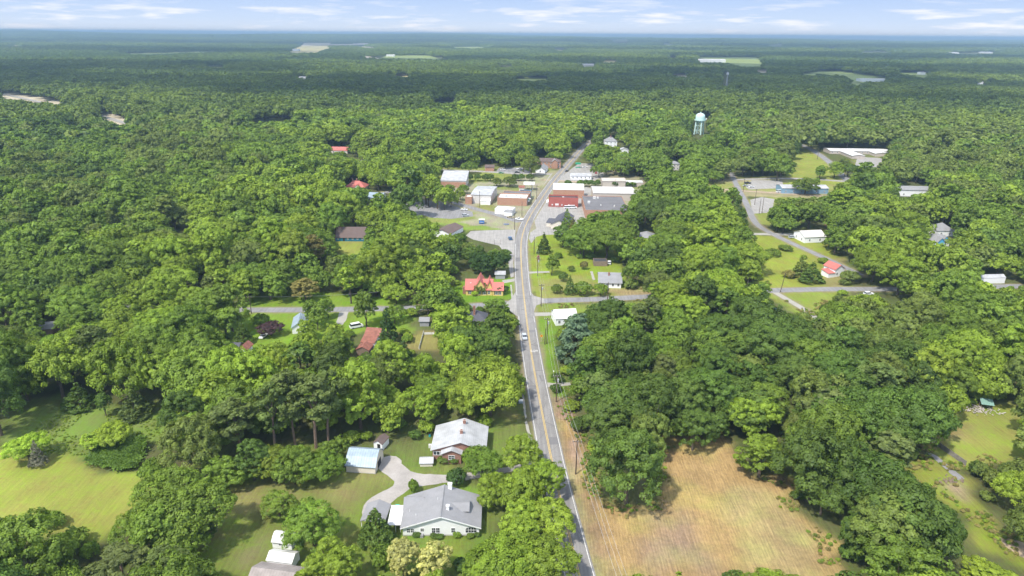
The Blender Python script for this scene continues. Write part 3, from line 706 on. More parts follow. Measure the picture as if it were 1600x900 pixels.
# cross gable at the back left, with its own ridge parallel to the front
g = MB(); yc = D-2.6
roof_slab(g, [(yc-3.1, 2.55), (yc, 4.75), (yc+3.1, 2.55)], 'x', L-.75, L+4.6, .14)
cg = g.build('roof', M['gshingle'], o); g = MB(); g.prism([(yc-2.4, 0), (yc+2.4, 0), (yc+2.4, 2.7), (yc, 4.5), (yc-2.4, 2.7)], 'x', L-.3, L+4.0); g.build('wall', M['siding'], o)
# dormer on the right slope
g = MB(); yd = D*.50
roof_slab(g, [(yd-2.3, 4.5), (yd, 5.5), (yd+2.3, 4.5)], 'x', xm+.7, xm+6.9, .12); dr = g.build('dormer', M['gshingle'], rf)
g = MB(); g.prism([(yd-1.9, 2.9), (yd+1.9, 2.9), (yd+1.9, 4.55), (yd, 5.25), (yd-1.9, 4.55)], 'x', xm+1.4, xm+5.8); g.build('dormer_wall', M['siding'], dr)
chimney(rf, xm+1.5, D-.4, 4.5, 7.4, 1.0, .8, 'white'); c2 = chimney(rf, xm+1.5, 2.9, 4.7, 7.0, .7, .7, 'white')
for vx, vy in ((xm-1.3, 6.6), (xm-6.5, 2.6), (L+1.2, 5.0)):
    zz = 6.3-abs(vx-xm)*s1; v = MB(); v.tube([(vx, vy, zz-.2), (vx, vy, zz+.5)], .07, 6); v.build('roof_vent', M['white'], rf)
for u, w_, h_, z_ in ((.075, .75, 1.15, 1.05), (.125, .75, 1.15, 1.05), (.255, .8, .95, 1.35), (.405, .85, 1.45, .95), (.46, .85, 1.45, .95), (.66, .85, 1.35, 1.0)):
    window(o, L+W*u, z_, w_, h_, 0, 'f', 1)
# arched porch opening with white muntins
f = MB(); p = MB(); ax = L+W*.895; hw = 1.35
arc = [(ax-hw, .95), (ax+hw, .95), (ax+hw, 1.9)]+[(ax+hw*math.cos(t), 1.9+.65*math.sin(t)) for t in np.linspace(.3, math.pi-.3, 9)]+[(ax-hw, 1.9)]
p.prism(arc, 'y', -.03, .02)
for k in range(1, 4): f.box(ax-hw+2*hw*k/4-.04, -.07, .95, ax-hw+2*hw*k/4+.04, -.031, 2.45)
f.box(ax-hw, -.066, 1.7, ax+hw, -.031, 1.78); f.box(ax-hw-.1, -.08, .85, ax+hw+.1, -.031, .95)
aw = f.build('arched_window', M['trim'], o); p.build('pane', M['glass'], aw)
ac = MB(); ac.box(-.4, -.4, 0, .4, .4, .75); ac.lathe([(.3, .75), (.3, .8), (.05, .82)], (0, 0), 12)
x, y, _ = at(659, 839); a_ = ac.build('air_conditioner', M['greymetalwall']); a_.location = (x, y, 0); put(a_, 'grey air conditioner box at the white farmhouse front wall', 'air conditioner')
# breezeway roof and carport left of it
o, W = building('breezeway', 'flat white metal breezeway roof joining farmhouse and carport', 'roof', 606, 631, 832, 7.0, 1)
b = MB(); b.prism([(-.2, 2.35), (7.1, 2.7), (7.1, 2.82), (-.2, 2.47)], 'x', -W/2, W/2-.65); b.build('roof', M['whiteroof'], o)
for x in (-W/2+.15, 0, W/2-.8):
    for y, h in ((.1, 2.34), (6.8, 2.65)): b = MB(); b.tube([(x, y, 0), (x, y, h)], .06, 6); b.build('post', M['trim'], o)
o, W = building('carport', 'grey gabled carport over the end of the gravel drive', 'carport', 563, 602, 827, 7.2, -4)
b = MB(); roof_slab(b, [(-W/2, 2.3), (0, 3.7), (W/2, 2.3)], 'y', 0, 7.2, .12); b.build('roof', M['gshingle'], o)
for x in (-W/2+.3, W/2-.3):
    for y in (.3, 3.6, 6.9): b = MB(); b.box(x-.07, y-.07, 0, x+.07, y+.07, 2.3); b.build('post', M['trim'], o)
b = MB(); b.prism([(-W/2+.3, 2.32), (W/2-.3, 2.32), (0, 3.5)], 'y', .12, .2); b.build('gable_panel', M['siding'], o)
# --- brick house with pale metal roof
o, W = building('brick_house', 'red brick house under a broad pale metal roof with two brick chimneys', 'house', 676, 757, 719, 12.6, -1)
L = -W/2
wl, rf = volume(o, L, -L, 0, 12.6, 3.5, 'gable_y', 2.7, M['brick'], M['wmetal'], .55, apex=.55)
xm = L+W*.55
g, r2 = volume(o, L+3.1, L+8.6, -1.9, 3.0, 3.5, 'gable_y', 1.2, M['brick'], M['wmetal'], .5)
chimney(rf, xm+.2, 10.2, 5.4, 7.4, .8, .8); chimney(rf, xm-.2, 4.6, 5.4, 7.4, .8, .8)
for k in range(3): window(o, L+.75+k*.95, 1.75, .8, 1.1, 0, 'f', 0)
window(o, L+5.4, 1.5, .8, 1.35, -1.9, 'f', 1); window(o, L+6.3, 1.5, .8, 1.35, -1.9, 'f', 1)
for k in range(3): window(o, 2+k*4, 1, .9, 1.3, L, 'l', 1)
b = MB(); b.box(-.6, -.4, 0, .6, .4, 1.0)
x, y, _ = at(673, 699); a_ = b.build('utility_box', M['whiteroof']); a_.location = (x, y, 0); put(a_, 'white box against the left wall of the brick house', 'box')
# --- outbuildings of the farm
o, W, wl, rf = house('barn', 'cream barn with blue-grey ribbed gambrel roof beside the gravel drive', 'barn', 541, 587, 739, 8.2, 2.35, 'gambrel', 2.9, 'cream', 'blmetal', -6, oh=.3)
door(o, 4.0, 3.2, 2.2, W/2, 'r', name='garage_opening'); b = MB(); b.box(-W/2-.04, -.04, -.3, W/2+.04, 8.24, .22, 'tb'); b.build('foundation', M['concrete'], o)
house('shed', 'small white shed with brown roof behind the blue-roofed barn', 'shed', 584, 598, 703, 4.2, 2.2, 'gable_y', .9, 'white', 'bshingle', -18, oh=.2, doors=(.1,))
o, W, *_ = house('well_house', 'tiny white well house with pale metal roof on the grass', 'shed', 656.5, 676, 729, 3.0, 1.15, 'gable_x', .75, 'cream', 'wmetal', 3, oh=.25)
o, W, wl, rf = house('storage_shed', 'white garden shed with one dark window and white roof', 'shed', 425.5, 457, 857.5, 3.6, 2.0, 'gambrel', 1.3, 'siding', 'whiteroof', -9, oh=.1)
window(o, -W*.08, .95, .75, .75, 0, 'f', 1, M['trim'])
house('storage_shed', 'cream shed between the white garden shed and the grey-roofed outbuilding', 'shed', 417, 458, 889, 3.8, 2.1, 'gable_x', 1.0, 'siding', 'whiteroof', -9, oh=.15)
M['tinroof'] = striped('old_tin_roof', (.30, .265, .25), 'X', .7, .7, .2, .02, .85, sc=.5)
house('outbuilding', 'grey-brown roofed outbuilding at the bottom edge of the lawn', 'shed', 384, 456, 935, 7.5, 2.5, 'gable_x', 1.9, 'siding', 'tinroof', -9, oh=.3)
# --- crossroads
o, W = building('yellow_house', 'yellow house with bright red metal roof at the crossroads', 'house', 728, 786, 461.5, 11, 0)
L = -W/2; ws = W/58.0
wl, rf = volume(o, L, L+ws*41, 0, 10.5, 3.0, 'gable_x', 3.4, M['yellowwall'], M['redmetal'], .5)
volume(o, L+ws*12, L+ws*32, -.35, 10, 3.0, 'gable_y', 5.0, M['yellowwall'], M['redmetal'], .5)
volume(o, L+ws*31, L+ws*42, .3, 10, 3.2, 'gable_y', 3.5, M['yellowwall'], M['redmetal'], .4)
volume(o, L+ws*42, -L, -.6, 7, 2.9, 'gable_x', 2.6, M['yellowwall'], M['redmetal'], .4)
for k in (.12, .36, .50, .62): window(o, L+W*k, .7, 1.0, 1.6, -.35 if .2 < k < .58 else 0, 'f', 1)
for k in (.82, .92): window(o, L+W*k, .7, 1.0, 1.6, -.6, 'f', 1)
for k in (.12, .36, .50, .82):
    for sg in (-1, 1):
        xx = L+W*k+sg*.85; yw = -.35 if .2 < k < .58 else -.6 if k > .7 else 0
        s_ = MB(); s_.box(xx-.2, yw-.07, .65, xx+.2, yw-.01, 2.35); s_.build('shutter', M['dark'], o)
sk = MB(); sk.box(L+ws*6, 3.0, 5.0, L+ws*8.2, 4.4, 5.35); sk.build('skylight', M['whiteroof'], rf)
c = MB(); c.box(L-1.6, 1.5, -.3, L-.05, 4.0, 3.4); c.build('chimney_wall', M['brick'], o)
house('canopy_shed', 'pale metal shed roof behind the yellow house', 'shed', 774, 789, 436, 3.5, 2.4, 'shed', .5, 'greymetalwall', 'wmetal', 0)
o, W, wl, rf = house('slate_house', 'house with dark hipped roof and tall brick chimney among the trees', 'house', 729, 760, 513, 9, 3.2, 'hip', 3.2, 'brick', 'dshingle', 0)
chimney(rf, -W*.12, 2.6, 4.0, 9.2, .9, .7)
house('shed', 'small grey-roofed shed in the trees left of the hipped house', 'shed', 656, 670, 510, 4, 2.4, 'gable_x', 1, 'greymetalwall', 'gshingle', 0)
house('white_cottage', 'white cottage half hidden behind the blue-green cedar', 'house', 868, 902, 508, 9, 3.2, 'gable_x', 2.4, 'siding', 'whiteroof', 9, 3, oh=.3)
o, W, wl, rf = house('grey_cottage', 'white cottage with large grey roof on the corner lawn', 'house', 936, 970, 450, 12, 2.9, 'gable_x', 3.1, 'siding', 'gshingle', -4, 4, oh=.6, chim=((-.05, .35, 4.8, 6.6, 'brick'),))
house('carport', 'dark flat-roofed carport behind the grey-roofed cottage', 'carport', 928, 949, 416, 6, 2.5, 'flat', .2, 'wood', 'darkroof', 0)
b = MB(); b.box(-.6, -.6, 0, .6, .6, 2.2); b.prism([(-.9, 2.2), (.9, 2.2), (0, 3.1)], 'y', -.9, .9)
x, y, _ = at(841, 407); a_ = b.build('roadside_hut', M['rust']); a_.location = (x, y, 0); put(a_, 'narrow brown roadside hut on the corner lawn', 'hut')
# --- left of the crossroads
o, W = building('red_barn', 'long red-roofed barn with white end wall below the side street', 'barn', 557, 577, 556, 16, -8)
L = -W/2; volume(o, L, -L, 0, 5, 2.6, 'gable_y', 1.2, M['wood'], M['rust'], .3); volume(o, L, -L+.6, 5.1, 10, 3.2, 'shed', 1.2, M['white'], M['rust'], .2); volume(o, L, -L+1, 10.1, 17, 4.2, 'gable_x', 1.8, M['white'], M['rust'], .3)
house('small_barn', 'small white-ended barn with maroon roof at the left of the lawn', 'barn', 372, 385, 557, 6, 2.6, 'gable_y', 1.3, 'white', 'rust', -5)
house('long_shed', 'long dark-roofed shed beside the maroon-roofed barn', 'shed', 350, 373, 552, 5, 2.2, 'gable_x', 1.1, 'wood', 'dshingle', 0)
house('pale_blue_house', 'house with pale blue metal roof behind trees below the side street', 'house', 458, 478, 521, 11, 2.9, 'gable_y', 1.9, 'siding', 'blmetal', 12)
o, W, wl, rf = house('teal_house', 'teal-boarded house with steep brown roof in the left woods', 'house', 525, 570, 377, 10, 2.5, 'gable_x', 5.0, 'teal', 'bshingle', 0, 6, 1.1, .8, .8, doors=(-.22,))
b = MB(); b.prism([(-W/2-3.2, 0), (-W/2-.01, 0), (-W/2-.01, 3.6), (-W/2-3.2, 2.3)], 'y', 0, 8); b.build('lean_to', M['bshingle'], o)
house('brown_roofed_hall', 'low white hall with faded brown roof left of the parking lot', 'hall', 678, 704, 371, 18, 2.9, 'gable_y', 1.9, 'siding', 'bshingle', -22)
house('mobile_home', 'white mobile home left of the brown-roofed hall', 'mobile home', 655, 674, 363, 5, 2.8, 'gable_x', .7, 'siding', 'whiteroof', -8, 3, sides=False)
house('grey_roofed_house', 'grey roof at the far left among trees', 'house', 62, 82, 523, 7, 2.6, 'gable_x', 1.6, 'wood', 'gshingle', 6)
# --- town centre
M['greenaw'] = simple('green_awning', (.06, .18, .12), .8, .1)
o, W, *_ = house('metal_warehouse', 'pale metal warehouse with orange brick front behind the trees', 'warehouse', 689, 728, 293, 20, 5.6, 'shed', 4.2, 'palewall', 'wmetal', -3, 0)
b = MB(); b.box(-W/2-.05, -.12, -.3, W/2+.05, -.01, 4.6); b.build('brick_front', M['obrick'], o)
o, W, *_ = house('metal_hall', 'large pale grey metal hall with low ridge roof in the town centre', 'warehouse', 736, 767, 318, 31, 6.4, 'gable_x', 1.0, 'palewall', 'wmetal', -7, 0)
volume(o, W*.02, W/2, -3.6, -.05, 2.6, 'shed', .9, M['white'], M['whiteroof'], .2)
house('brick_warehouse', 'orange brick building beside the pale metal hall', 'warehouse', 727, 737, 319, 8, 5, 'flat', .5, 'obrick', 'whiteroof', -7)
o, W, wl, rf = house('brick_shops', 'orange brick shop block with white roof at the street corner', 'shop', 777, 823, 321, 15, 5.0, 'flat', .6, 'obrick', 'whiteroof', -7, 0)
volume(o, -W/2+2, W/2+.5, 15.1, 24, 5.2, 'flat', .6, M['obrick'], M['greyroof'], 0); volume(o, W*.12, W/2+.4, 24.1, 30, 5.0, 'flat', .5, M['bluewall'], M['darkroof'], 0)
for k in range(4): window(o, 2+k*3, .8, 1.8, 2.2, W/2, 'r', 1)
for k, mt in enumerate(('greymetalwall', 'greenaw', 'white')): b = MB(); b.prism([(W/2+.02, 3.4), (W/2+1.7, 2.9), (W/2+1.7, 2.98), (W/2+.02, 3.5)], 'y', 1+k*4.0, 4.6+k*4.0); b.build('awning', M[mt], o)
for x, y, q in ((-5, 6, 1.5), (2, 9, 1.1), (6, 4, 1.3)): b = MB(); b.box(x-q/2, y-q/2, 5.07, x+q/2, y+q/2, 5.07+q*.7); b.build('roof_unit', M['metal'], rf)
o, W, *_ = house('white_office', 'small white flat-roofed building in front of the brick shops', 'shop', 773, 801, 335, 8, 3.4, 'flat', .4, 'white', 'whiteroof', -14, 0)
volume(o, 1.0, W/2+.4, -3.2, -.05, 2.9, 'hip', 1.3, M['white'], M['gshingle'], .3)
for k in range(3): window(o, 1.3+k*2.3, .9, 1.1, 1.4, W/2, 'r', 1)
o, W = building('fuel_canopy', 'white fuel station canopy by the railway crossing', 'canopy', 818, 835, 298, 8, -3)
b = MB(); b.box(-W/2, 0, 4.6, W/2, 8, 5.6); b.build('canopy_roof', M['white'], o)
for x in (-W/3, W/3): b = MB(); b.box(x-.2, 3.8, 0, x+.2, 4.2, 4.6); b.build('column', M['white'], o)
house('orange_roofed_shop', 'low shop with faded orange roof beside the fuel canopy', 'shop', 811, 819, 299, 7, 3, 'gable_x', 1, 'cream', 'rust', 0)
o, W, wl, rf = house('red_store', 'red painted store with recessed black roof right of the main road', 'shop', 857, 903, 323.5, 9, 6.0, 'flat', 1.1, 'redpaint', 'darkroof', -4, 0)
b = MB(); b.box(-1, 3, 6.07, .4, 4.4, 6.8); b.build('roof_unit', M['whiteroof'], rf)
for k in range(3): window(o, 1.6+k*2.6, .6, 1.8, 2.2, -W/2, 'l', 1)
b = MB(); b.prism([(-W/2-1.8, 2.95), (-W/2-.02, 3.4), (-W/2-.02, 3.5), (-W/2-1.8, 3.03)], 'y', .4, 8.6); b.build('awning', M['white'], o)
for x, q in ((-8, 1.0), (-1, .9), (4, .9)): b = MB(); b.box(x-q/2, -.5, 1.2, x+q/2, -.02, 2.1); b.build('wall_unit', M['whiteroof'], o)
house('brick_store', 'orange brick store with sloping white roof behind the red one', 'shop', 864, 912, 309.5, 13, 6.3, 'shed', 2.2, 'obrick', 'whiteroof', -4, 0, oh=.1)
o, W, wl, rf = house('market_hall', 'wide flat dark-roofed market building right of the red store', 'store', 914, 982, 340.5, 44, 5.0, 'flat', .4, 'obrick', 'greyroof', -2, 0)
for x, y, s in ((-6, 36, 2.0), (-3.5, 37.5, 1.4), (-11, 22, 1.8), (-3, 15, .8), (6, 12, .7), (6.5, 14.5, .7)): b = MB(); b.box(x-s/2, y-s/2, 5.07, x+s/2, y+s/2, 5.07+s*.8); b.build('roof_unit', M['whiteroof'], rf)
house('metal_store', 'store with pale ribbed metal roof behind the dark-roofed market', 'store', 927, 992, 313, 24, 5.3, 'gable_x', 1.1, 'tanwall', 'palewall', -2, 0)
o, W, wl, rf = house('cream_house', 'cream gabled house with dark roof between lot and tall conifer', 'house', 861, 885, 358, 25, 3.0, 'gable_y', 2.8, 'cream', 'dshingle', -15, 0, oh=.5)
window(o, 0, 1.8, .7, 1.0, 0, 'f', 1); volume(o, -W/2-4, -W/2-.05, 4.5, 13, 2.5, 'shed', .7, M['cream'], M['dshingle'], .3)
house('white_store', 'long white store with grey roof beyond the railway strip', 'shop', 892, 924, 280.5, 9, 3.2, 'gable_x', 1.4, 'siding', 'wmetal', 0, 5, sides=False)
o, W, *_ = house('tan_warehouse', 'tan metal warehouse right of the railway strip shrubs', 'warehouse', 941, 977, 292.5, 13, 5.0, 'gable_x', 1.3, 'tanwall', 'tanwall', 0, 0)
volume(o, W/2+.05, W/2+15, 3, 9, 3.4, 'shed', .4, M['tanwall'], M['whiteroof'], .2)
b = MB(); b.box(-2.2, -1.5, 0, 2.2, 1.5, .3); b.box(-2.4, -1.6, 3.4, 2.4, 1.6, 4.6)
for x in (-1.8, 1.8): b.tube([(x, 0, .3), (x, 0, 3.4)], .12, 6)
M['green'] = simple('green_paint', (.02, .28, .15), .6, .08); x, y, _ = at(903, 262); a_ = b.build('green_canopy', M['green']); a_.location = (x, y, 0); put(a_, 'small green canopy beside the main road beyond the white store', 'canopy')
o, W, wl, rf = house('brick_manor', 'two-storey brick house with twin gables left of the main road', 'house', 833, 876, 263, 11, 6.2, 'hip', 2.6, 'obrick', 'bshingle', 0, 7, 1, 1, 1.5, sides=False)
for sx in (-.36, .28): volume(o, W*sx-2.6, W*sx+2.6, -1.6, 5, 6.3, 'gable_y', 2.2, M['obrick'], M['gshingle'], .4)
house('white_bungalow', 'white bungalow with grey gable in front of the two-storey brick house', 'house', 837, 851, 270.5, 16, 3, 'gable_y', 2.6, 'siding', 'gshingle', -14, 1)
o, W, wl, rf = house('hilltop_house', 'tall white house with hipped grey roof at the far end of the road', 'house', 945, 964, 229.5, 12, 6.0, 'hip', 4.5, 'siding', 'gshingle', 0, 3, chim=((0, .4, 8, 12, 'brick'),))
house('pale_shed', 'pale green-white shed below the hilltop house', 'shed', 968, 982, 239, 7, 3.2, 'gable_y', 1.6, 'white', 'wmetal', 0)
house('brick_depot', 'low brick building with brown roof by the far street', 'shop', 758, 772, 267.5, 9, 3.5, 'gable_x', 1.6, 'obrick', 'bshingle', 0)
house('grey_block', 'grey block among trees below the water tower', 'house', 1046, 1061, 266, 8, 6.0, 'hip', 2.0, 'palewall', 'gshingle', 0, 3, sides=False)
house('grey_hip_house', 'grey hipped house right of the market building', 'house', 996, 1018, 379, 11, 2.9, 'hip', 2.6, 'siding', 'gshingle', -20, 3)
# --- upper left roofs
house('orange_roofed_house', 'white house with faded orange-red roof in the upper left woods', 'house', 517, 543, 240, 11, 3.3, 'gable_x', 2.8, 'cream', 'redmetal', -4, 3)
o, W, wl, rf = house('red_roofed_house', 'red-roofed white house with two chimneys in the left woods', 'house', 539, 570, 299, 12, 3.2, 'hip', 4.2, 'cream', 'redmetal', -5, 3, chim=((-.2, .5, 6, 9, 'brick'), (.02, .5, 6, 9, 'brick')))
volume(o, 0, 5, -1.5, 5, 3.2, 'gable_y', 2.4, M['white'], M['redmetal'], .3)
house('grey_hall', 'grey flat-roofed hall below the orange-red roof', 'hall', 543, 567, 260, 13, 3.5, 'flat', .4, 'palewall', 'wmetal', -6)
house('blue_roofed_house', 'white house with blue-grey roof in the left woods', 'house', 574, 597, 315, 11, 3, 'gable_x', 2.6, 'siding', 'blmetal', -10, 3)
# --- right side
o, W, wl, rf = house('school', 'long school with white roofs and two wings at upper right', 'school', 1296, 1390, 241, 18, 3.2, 'gable_x', 1.0, 'tanwall', 'whiteroof', -2, 12, sides=False)
volume(o, -W*.33, -W*.33+13, -30, -.05, 3.1, 'gable_y', 1.0, M['tanwall'], M['whiteroof'], .5); volume(o, W*.16, W*.16+14, -14, -.05, 3.1, 'gable_y', 1.0, M['tanwall'], M['whiteroof'], .5)
house('depot', 'blue-walled depot with pale metal roof beside the railway track', 'depot', 1221, 1294, 302.5, 14, 4.2, 'gable_x', 1.5, 'bluewall', 'wmetal', 0, 6, sides=False)
house('long_white_hall', 'long white hall with grey roof in the right woods', 'hall', 1403, 1455, 307, 14, 5.0, 'gable_x', 1.8, 'siding', 'gshingle', -3, 3, sides=False)
house('white_barn', 'white barn with cream metal roof beside the upper road', 'barn', 1255, 1290, 379, 12, 3.6, 'gable_x', 2.4, 'siding', 'palewall', 10, 2)
house('brick_cottage', 'brick cottage mostly hidden above the white barn', 'house', 1299, 1314, 357, 8, 3.2, 'gable_y', 2, 'obrick', 'bshingle', 10)
o, W, wl, rf = house('blue_gabled_house', 'grey-roofed house with bright blue front gable in the right woods', 'house', 1457, 1483, 385, 11, 3.2, 'hip', 3.6, 'siding', 'gshingle', 4, 2)
volume(o, -W*.36, W*.06, -1.5, 4, 3.2, 'gable_y', 2.4, M['skyblue'], M['gshingle'], .4); volume(o, W*.14, W*.36, .2, 5, 4.6, 'gable_y', 1.6, M['skyblue'], M['gshingle'], .3)
house('grey_house', 'grey-roofed white house behind the blue-gabled one', 'house', 1463, 1490, 369, 11, 3.4, 'hip', 4, 'siding', 'gshingle', 0, 2)
o, W, wl, rf = house('red_porch_house', 'small white house with red roof and porch on the right lawn', 'house', 1302, 1319, 432, 8, 4.2, 'gable_y', 2.0, 'siding', 'redmetal', 20, 2, sides=False)
volume(o, -W/2-4.2, -W/2-.05, 0, 5, 2.3, 'shed', .9, M['siding'], M['redmetal'], .3)
house('white_trailer', 'long white trailer home at the right photo edge', 'trailer', 1528, 1571, 443, 4.4, 3.0, 'gable_x', 1.1, 'white', 'wmetal', 5, 0, oh=.1)
# --- far away
for px0, px1, yb, D_, z_, wl_, rf_, lb in ((1089, 1135, 97.5, 45, 12, 'white', 'whiteroof', 'long white warehouse beside a far pasture'), (1344, 1386, 128, 30, 7, 'white', 'whiteroof', 'long white shed at the tip of the far green pasture'), (910, 928, 104.5, 30, 9, 'palewall', 'whiteroof', 'small pale warehouse in the far forest'), (604, 616, 88.5, 25, 9, 'white', 'whiteroof', 'white farm building behind the far green pasture'),
        (457, 466, 80, 40, 12, 'white', 'whiteroof', 'white farm building at the left of the far straw field'), (1476, 1500, 85.5, 60, 14, 'white', 'whiteroof', 'pale industrial roof near the right horizon'), (1535, 1552, 84.5, 60, 14, 'white', 'wmetal', 'grey industrial roof near the right horizon'), (467, 479, 125, 22, 7, 'white', 'gshingle', 'lone white house in the far left forest'), (1438, 1446, 117, 22, 8, 'white', 'gshingle', 'lone pale house right of the far green pasture'), (172, 179, 60.5, 150, 40, 'white', 'whiteroof', 'white building on the left horizon'), (1522, 1536, 133, 22, 8, 'white', 'whiteroof', 'white house in the far right forest'), (182, 188, 124.5, 22, 9, 'white', 'whiteroof', 'white house in the upper left forest')):
    house('distant_building', lb, 'building', px0, px1, yb, D_, z_, 'gable_x', z_*.2, wl_, rf_, 0, 0, oh=.3)
# ------------------------------------------------------------------ water tower, mast
M['aqua'] = simple('pale_aqua_paint', (.52, .70, .66), .5, .06, .2)
x, y, _ = at(1091.6, 210)
o = thing('water_tower', 'pale aqua water tower on legs rising above the woods', 'water tower', (x, y, 0), R_(8)); BUILD_XY.append((x, y, 9))
sc = px_scale(210)
Rr = 5.9
def topz(py):   # height at this distance for a photo row
    lo, hi = 0, 100
    for _ in range(40):
        m_ = (lo+hi)/2; q = proj(np.array([x, y, m_]))[1]
        if q > py: lo = m_
        else: hi = m_
    return lo
z1, z0, zb = topz(176.5), topz(187.5), topz(191)
t = MB(); t.lathe([(.3, zb-.8), (Rr*.55, zb-.4), (Rr*.9, zb+.9), (Rr, z0), (Rr, z0+(z1-z0)*.45), (Rr*.93, z0+(z1-z0)*.68), (Rr*.72, z0+(z1-z0)*.86), (Rr*.4, z0+(z1-z0)*.96), (.3, z1)], n=28); tk = t.build('tank', M['aqua'], o)
b = MB(); b.lathe([(Rr, z0-.4), (Rr+1.2, z0-.4), (Rr+1.2, z0+.9), (Rr+1.1, z0+.9), (Rr+1.1, z0-.2), (Rr, z0-.2)], n=28); b.build('balcony', M['aqua'], o)
b = MB(); b.tube([(0, 0, z1-.2), (0, 0, z1+1.2)], .8, 10, .3); b.build('vent', M['aqua'], tk)
for k in range(4):
    a = k*math.pi/2; g = MB(); g.tube([(math.cos(a)*Rr*1.05, math.sin(a)*Rr*1.05, 0), (math.cos(a)*Rr*.82, math.sin(a)*Rr*.82, z0)], .8, 10); g.build('leg', M['aqua'], o)
g = MB()
for f in (.3, .62):
    q = [(math.cos(k*math.pi/2)*Rr*(1.05-.23*f), math.sin(k*math.pi/2)*Rr*(1.05-.23*f), z0*f) for k in range(4)]
    for k in range(4): g.tube([q[k], q[(k+1) % 4]], .22, 5)
for k in range(4):
    for fa, fb in ((0, .3), (.3, .62), (.62, 1)):
        A = k*math.pi/2; B = A+math.pi/2; ra, rb = Rr*(1.05-.23*fa), Rr*(1.05-.23*fb)
        g.tube([(math.cos(A)*ra, math.sin(A)*ra, z0*fa), (math.cos(B)*rb, math.sin(B)*rb, z0*fb)], .1, 4); g.tube([(math.cos(B)*ra, math.sin(B)*ra, z0*fa), (math.cos(A)*rb, math.sin(A)*rb, z0*fb)], .1, 4)
g.build('bracing', M['aqua'], o)
g = MB(); g.box(Rr+1.3, -.5, z0+.4, Rr+2.6, .5, z0+2.2); g.build('antenna', M['white'], o)
x, y, _ = at(1134, 142); BUILD_XY.append((x, y, 6))
zt = topz(113)
o = thing('radio_mast', 'slender grey lattice mast with white antennas above the far forest', 'mast', (x, y, 0))
g = MB()
for k in range(3):
    a = k*2.094; g.tube([(math.cos(a)*2.6, math.sin(a)*2.6, 0), (math.cos(a)*.8, math.sin(a)*.8, zt)], .28, 5)
for k in range(14):
    f = k/14; f2 = (k+1)/14
    for q in range(3):
        a = q*2.094; b_ = a+2.094; g.tube([(math.cos(a)*(2.6-1.8*f), math.sin(a)*(2.6-1.8*f), zt*f), (math.cos(b_)*(2.6-1.8*f2), math.sin(b_)*(2.6-1.8*f2), zt*f2)], .14, 4)
g.build('lattice', M['metal'], o); g = MB()
for k in range(6):
    a = k*1.047; g.box(math.cos(a)*2.2-.35, math.sin(a)*2.2-.35, zt-5, math.cos(a)*2.2+.35, math.sin(a)*2.2+.35, zt-.5)
g.tube([(0, 0, zt-1), (0, 0, zt+3)], .25, 5); g.build('antenna', M['white'], o)
# ------------------------------------------------------------------ poles and wires
POLES = {}
def pole(key, bx, by, H, label, arm=True, rz=0, tr=False, lean=0):
    x, y, _ = at(bx, by); o = thing('utility_pole', label, 'utility pole', (x, y, 0), rz, 'utility poles along the streets')
    m = MB(); m.tube([(0, 0, -.5), (lean*H, 0, H)], .20, 8, .13); m.build('post', M['pole'], o)
    if arm:
        m = MB(); m.box(-1.3, -.08, H-.75, 1.3, .06, H-.55); m.build('crossarm', M['pole'], o)
        m = MB()
        for q in (-1.15, -.4, .4, 1.15): m.tube([(q, 0, H-.55), (q, 0, H-.3)], .06, 6)
        m.build('insulator', M['whiteroof'], o)
    if tr: m = MB(); m.lathe([(.02, H-2.9), (.3, H-2.85), (.32, H-1.7), (.2, H-1.6)], (.45, 0), 10); m.build('transformer', M['metal'], o)
    POLES[key] = (x, y, H, rz); BUILD_XY.append((x, y, 1.2)); return o
pole('A', 899.5, 741, 11.5, 'dark utility pole standing alone beside the straw field')
pole('B', 869, 628, 10.5, 'utility pole below the concrete drive right of the main road', tr=True)
pole('C', 854.5, 537, 11.5, 'taller of two paired poles near the orange diamond sign', tr=True)
pole('C2', 851, 538, 7.5, 'shorter leaning pole of the pair near the orange diamond sign', False, lean=.05)
pole('D', 845.5, 478.5, 11, 'utility pole on the near right corner of the crossroads', tr=True)
pole('E', 840, 431.5, 10.5, 'utility pole beside the short drive on the corner lawn', tr=True)
pole('F', 834.5, 397.5, 10.5, 'utility pole on the lawn by the brown roadside hut', False)
pole('G', 804, 359, 11, 'utility pole at the corner of the pale parking lot', False)
pole('H', 815.5, 338, 10.5, 'utility pole at the corner before the brick shops', False)
pole('I', 749.5, 324, 12, 'utility pole in front of the pale metal hall', False)
pole('J', 949, 472, 10, 'pole beside the right side street near the cottage', False)
pole('K', 1219, 456.5, 10, 'leaning pole on the right-hand lawn beside the lane', False, lean=.12)
pole('L', 393, 490, 8.5, 'pole beside the left side street at the lawn', True)
pole('P', 838.5, 312, 11, 'utility pole near the fuel canopy', True); pole('Q', 831, 300, 12, 'utility pole behind the fuel canopy', True); pole('R', 827.5, 278, 14, 'tall pale pole left of the main road at the railway strip', False)
pole('S', 1186, 334, 11, 'left pole of the pair at the pale lot beside upper road', False); pole('T', 1190.5, 333, 12, 'right pole of the pair at the pale lot beside upper road', False); pole('U', 1179, 320, 12, 'pole beside the upper road curve', True)
pole('W', 1161, 300, 11, 'pole at the railway track crossing on the right', True); pole('X', 945, 276, 16, 'pale lamp pole beside the tan warehouse', False); pole('Y', 1277, 249, 11, 'pole beside the school road', False); pole('Z', 1319, 277, 12, 'pole at the lower end of the school road', False)
M['wire'] = simple('wire', (.32, .32, .33), .5, .05)
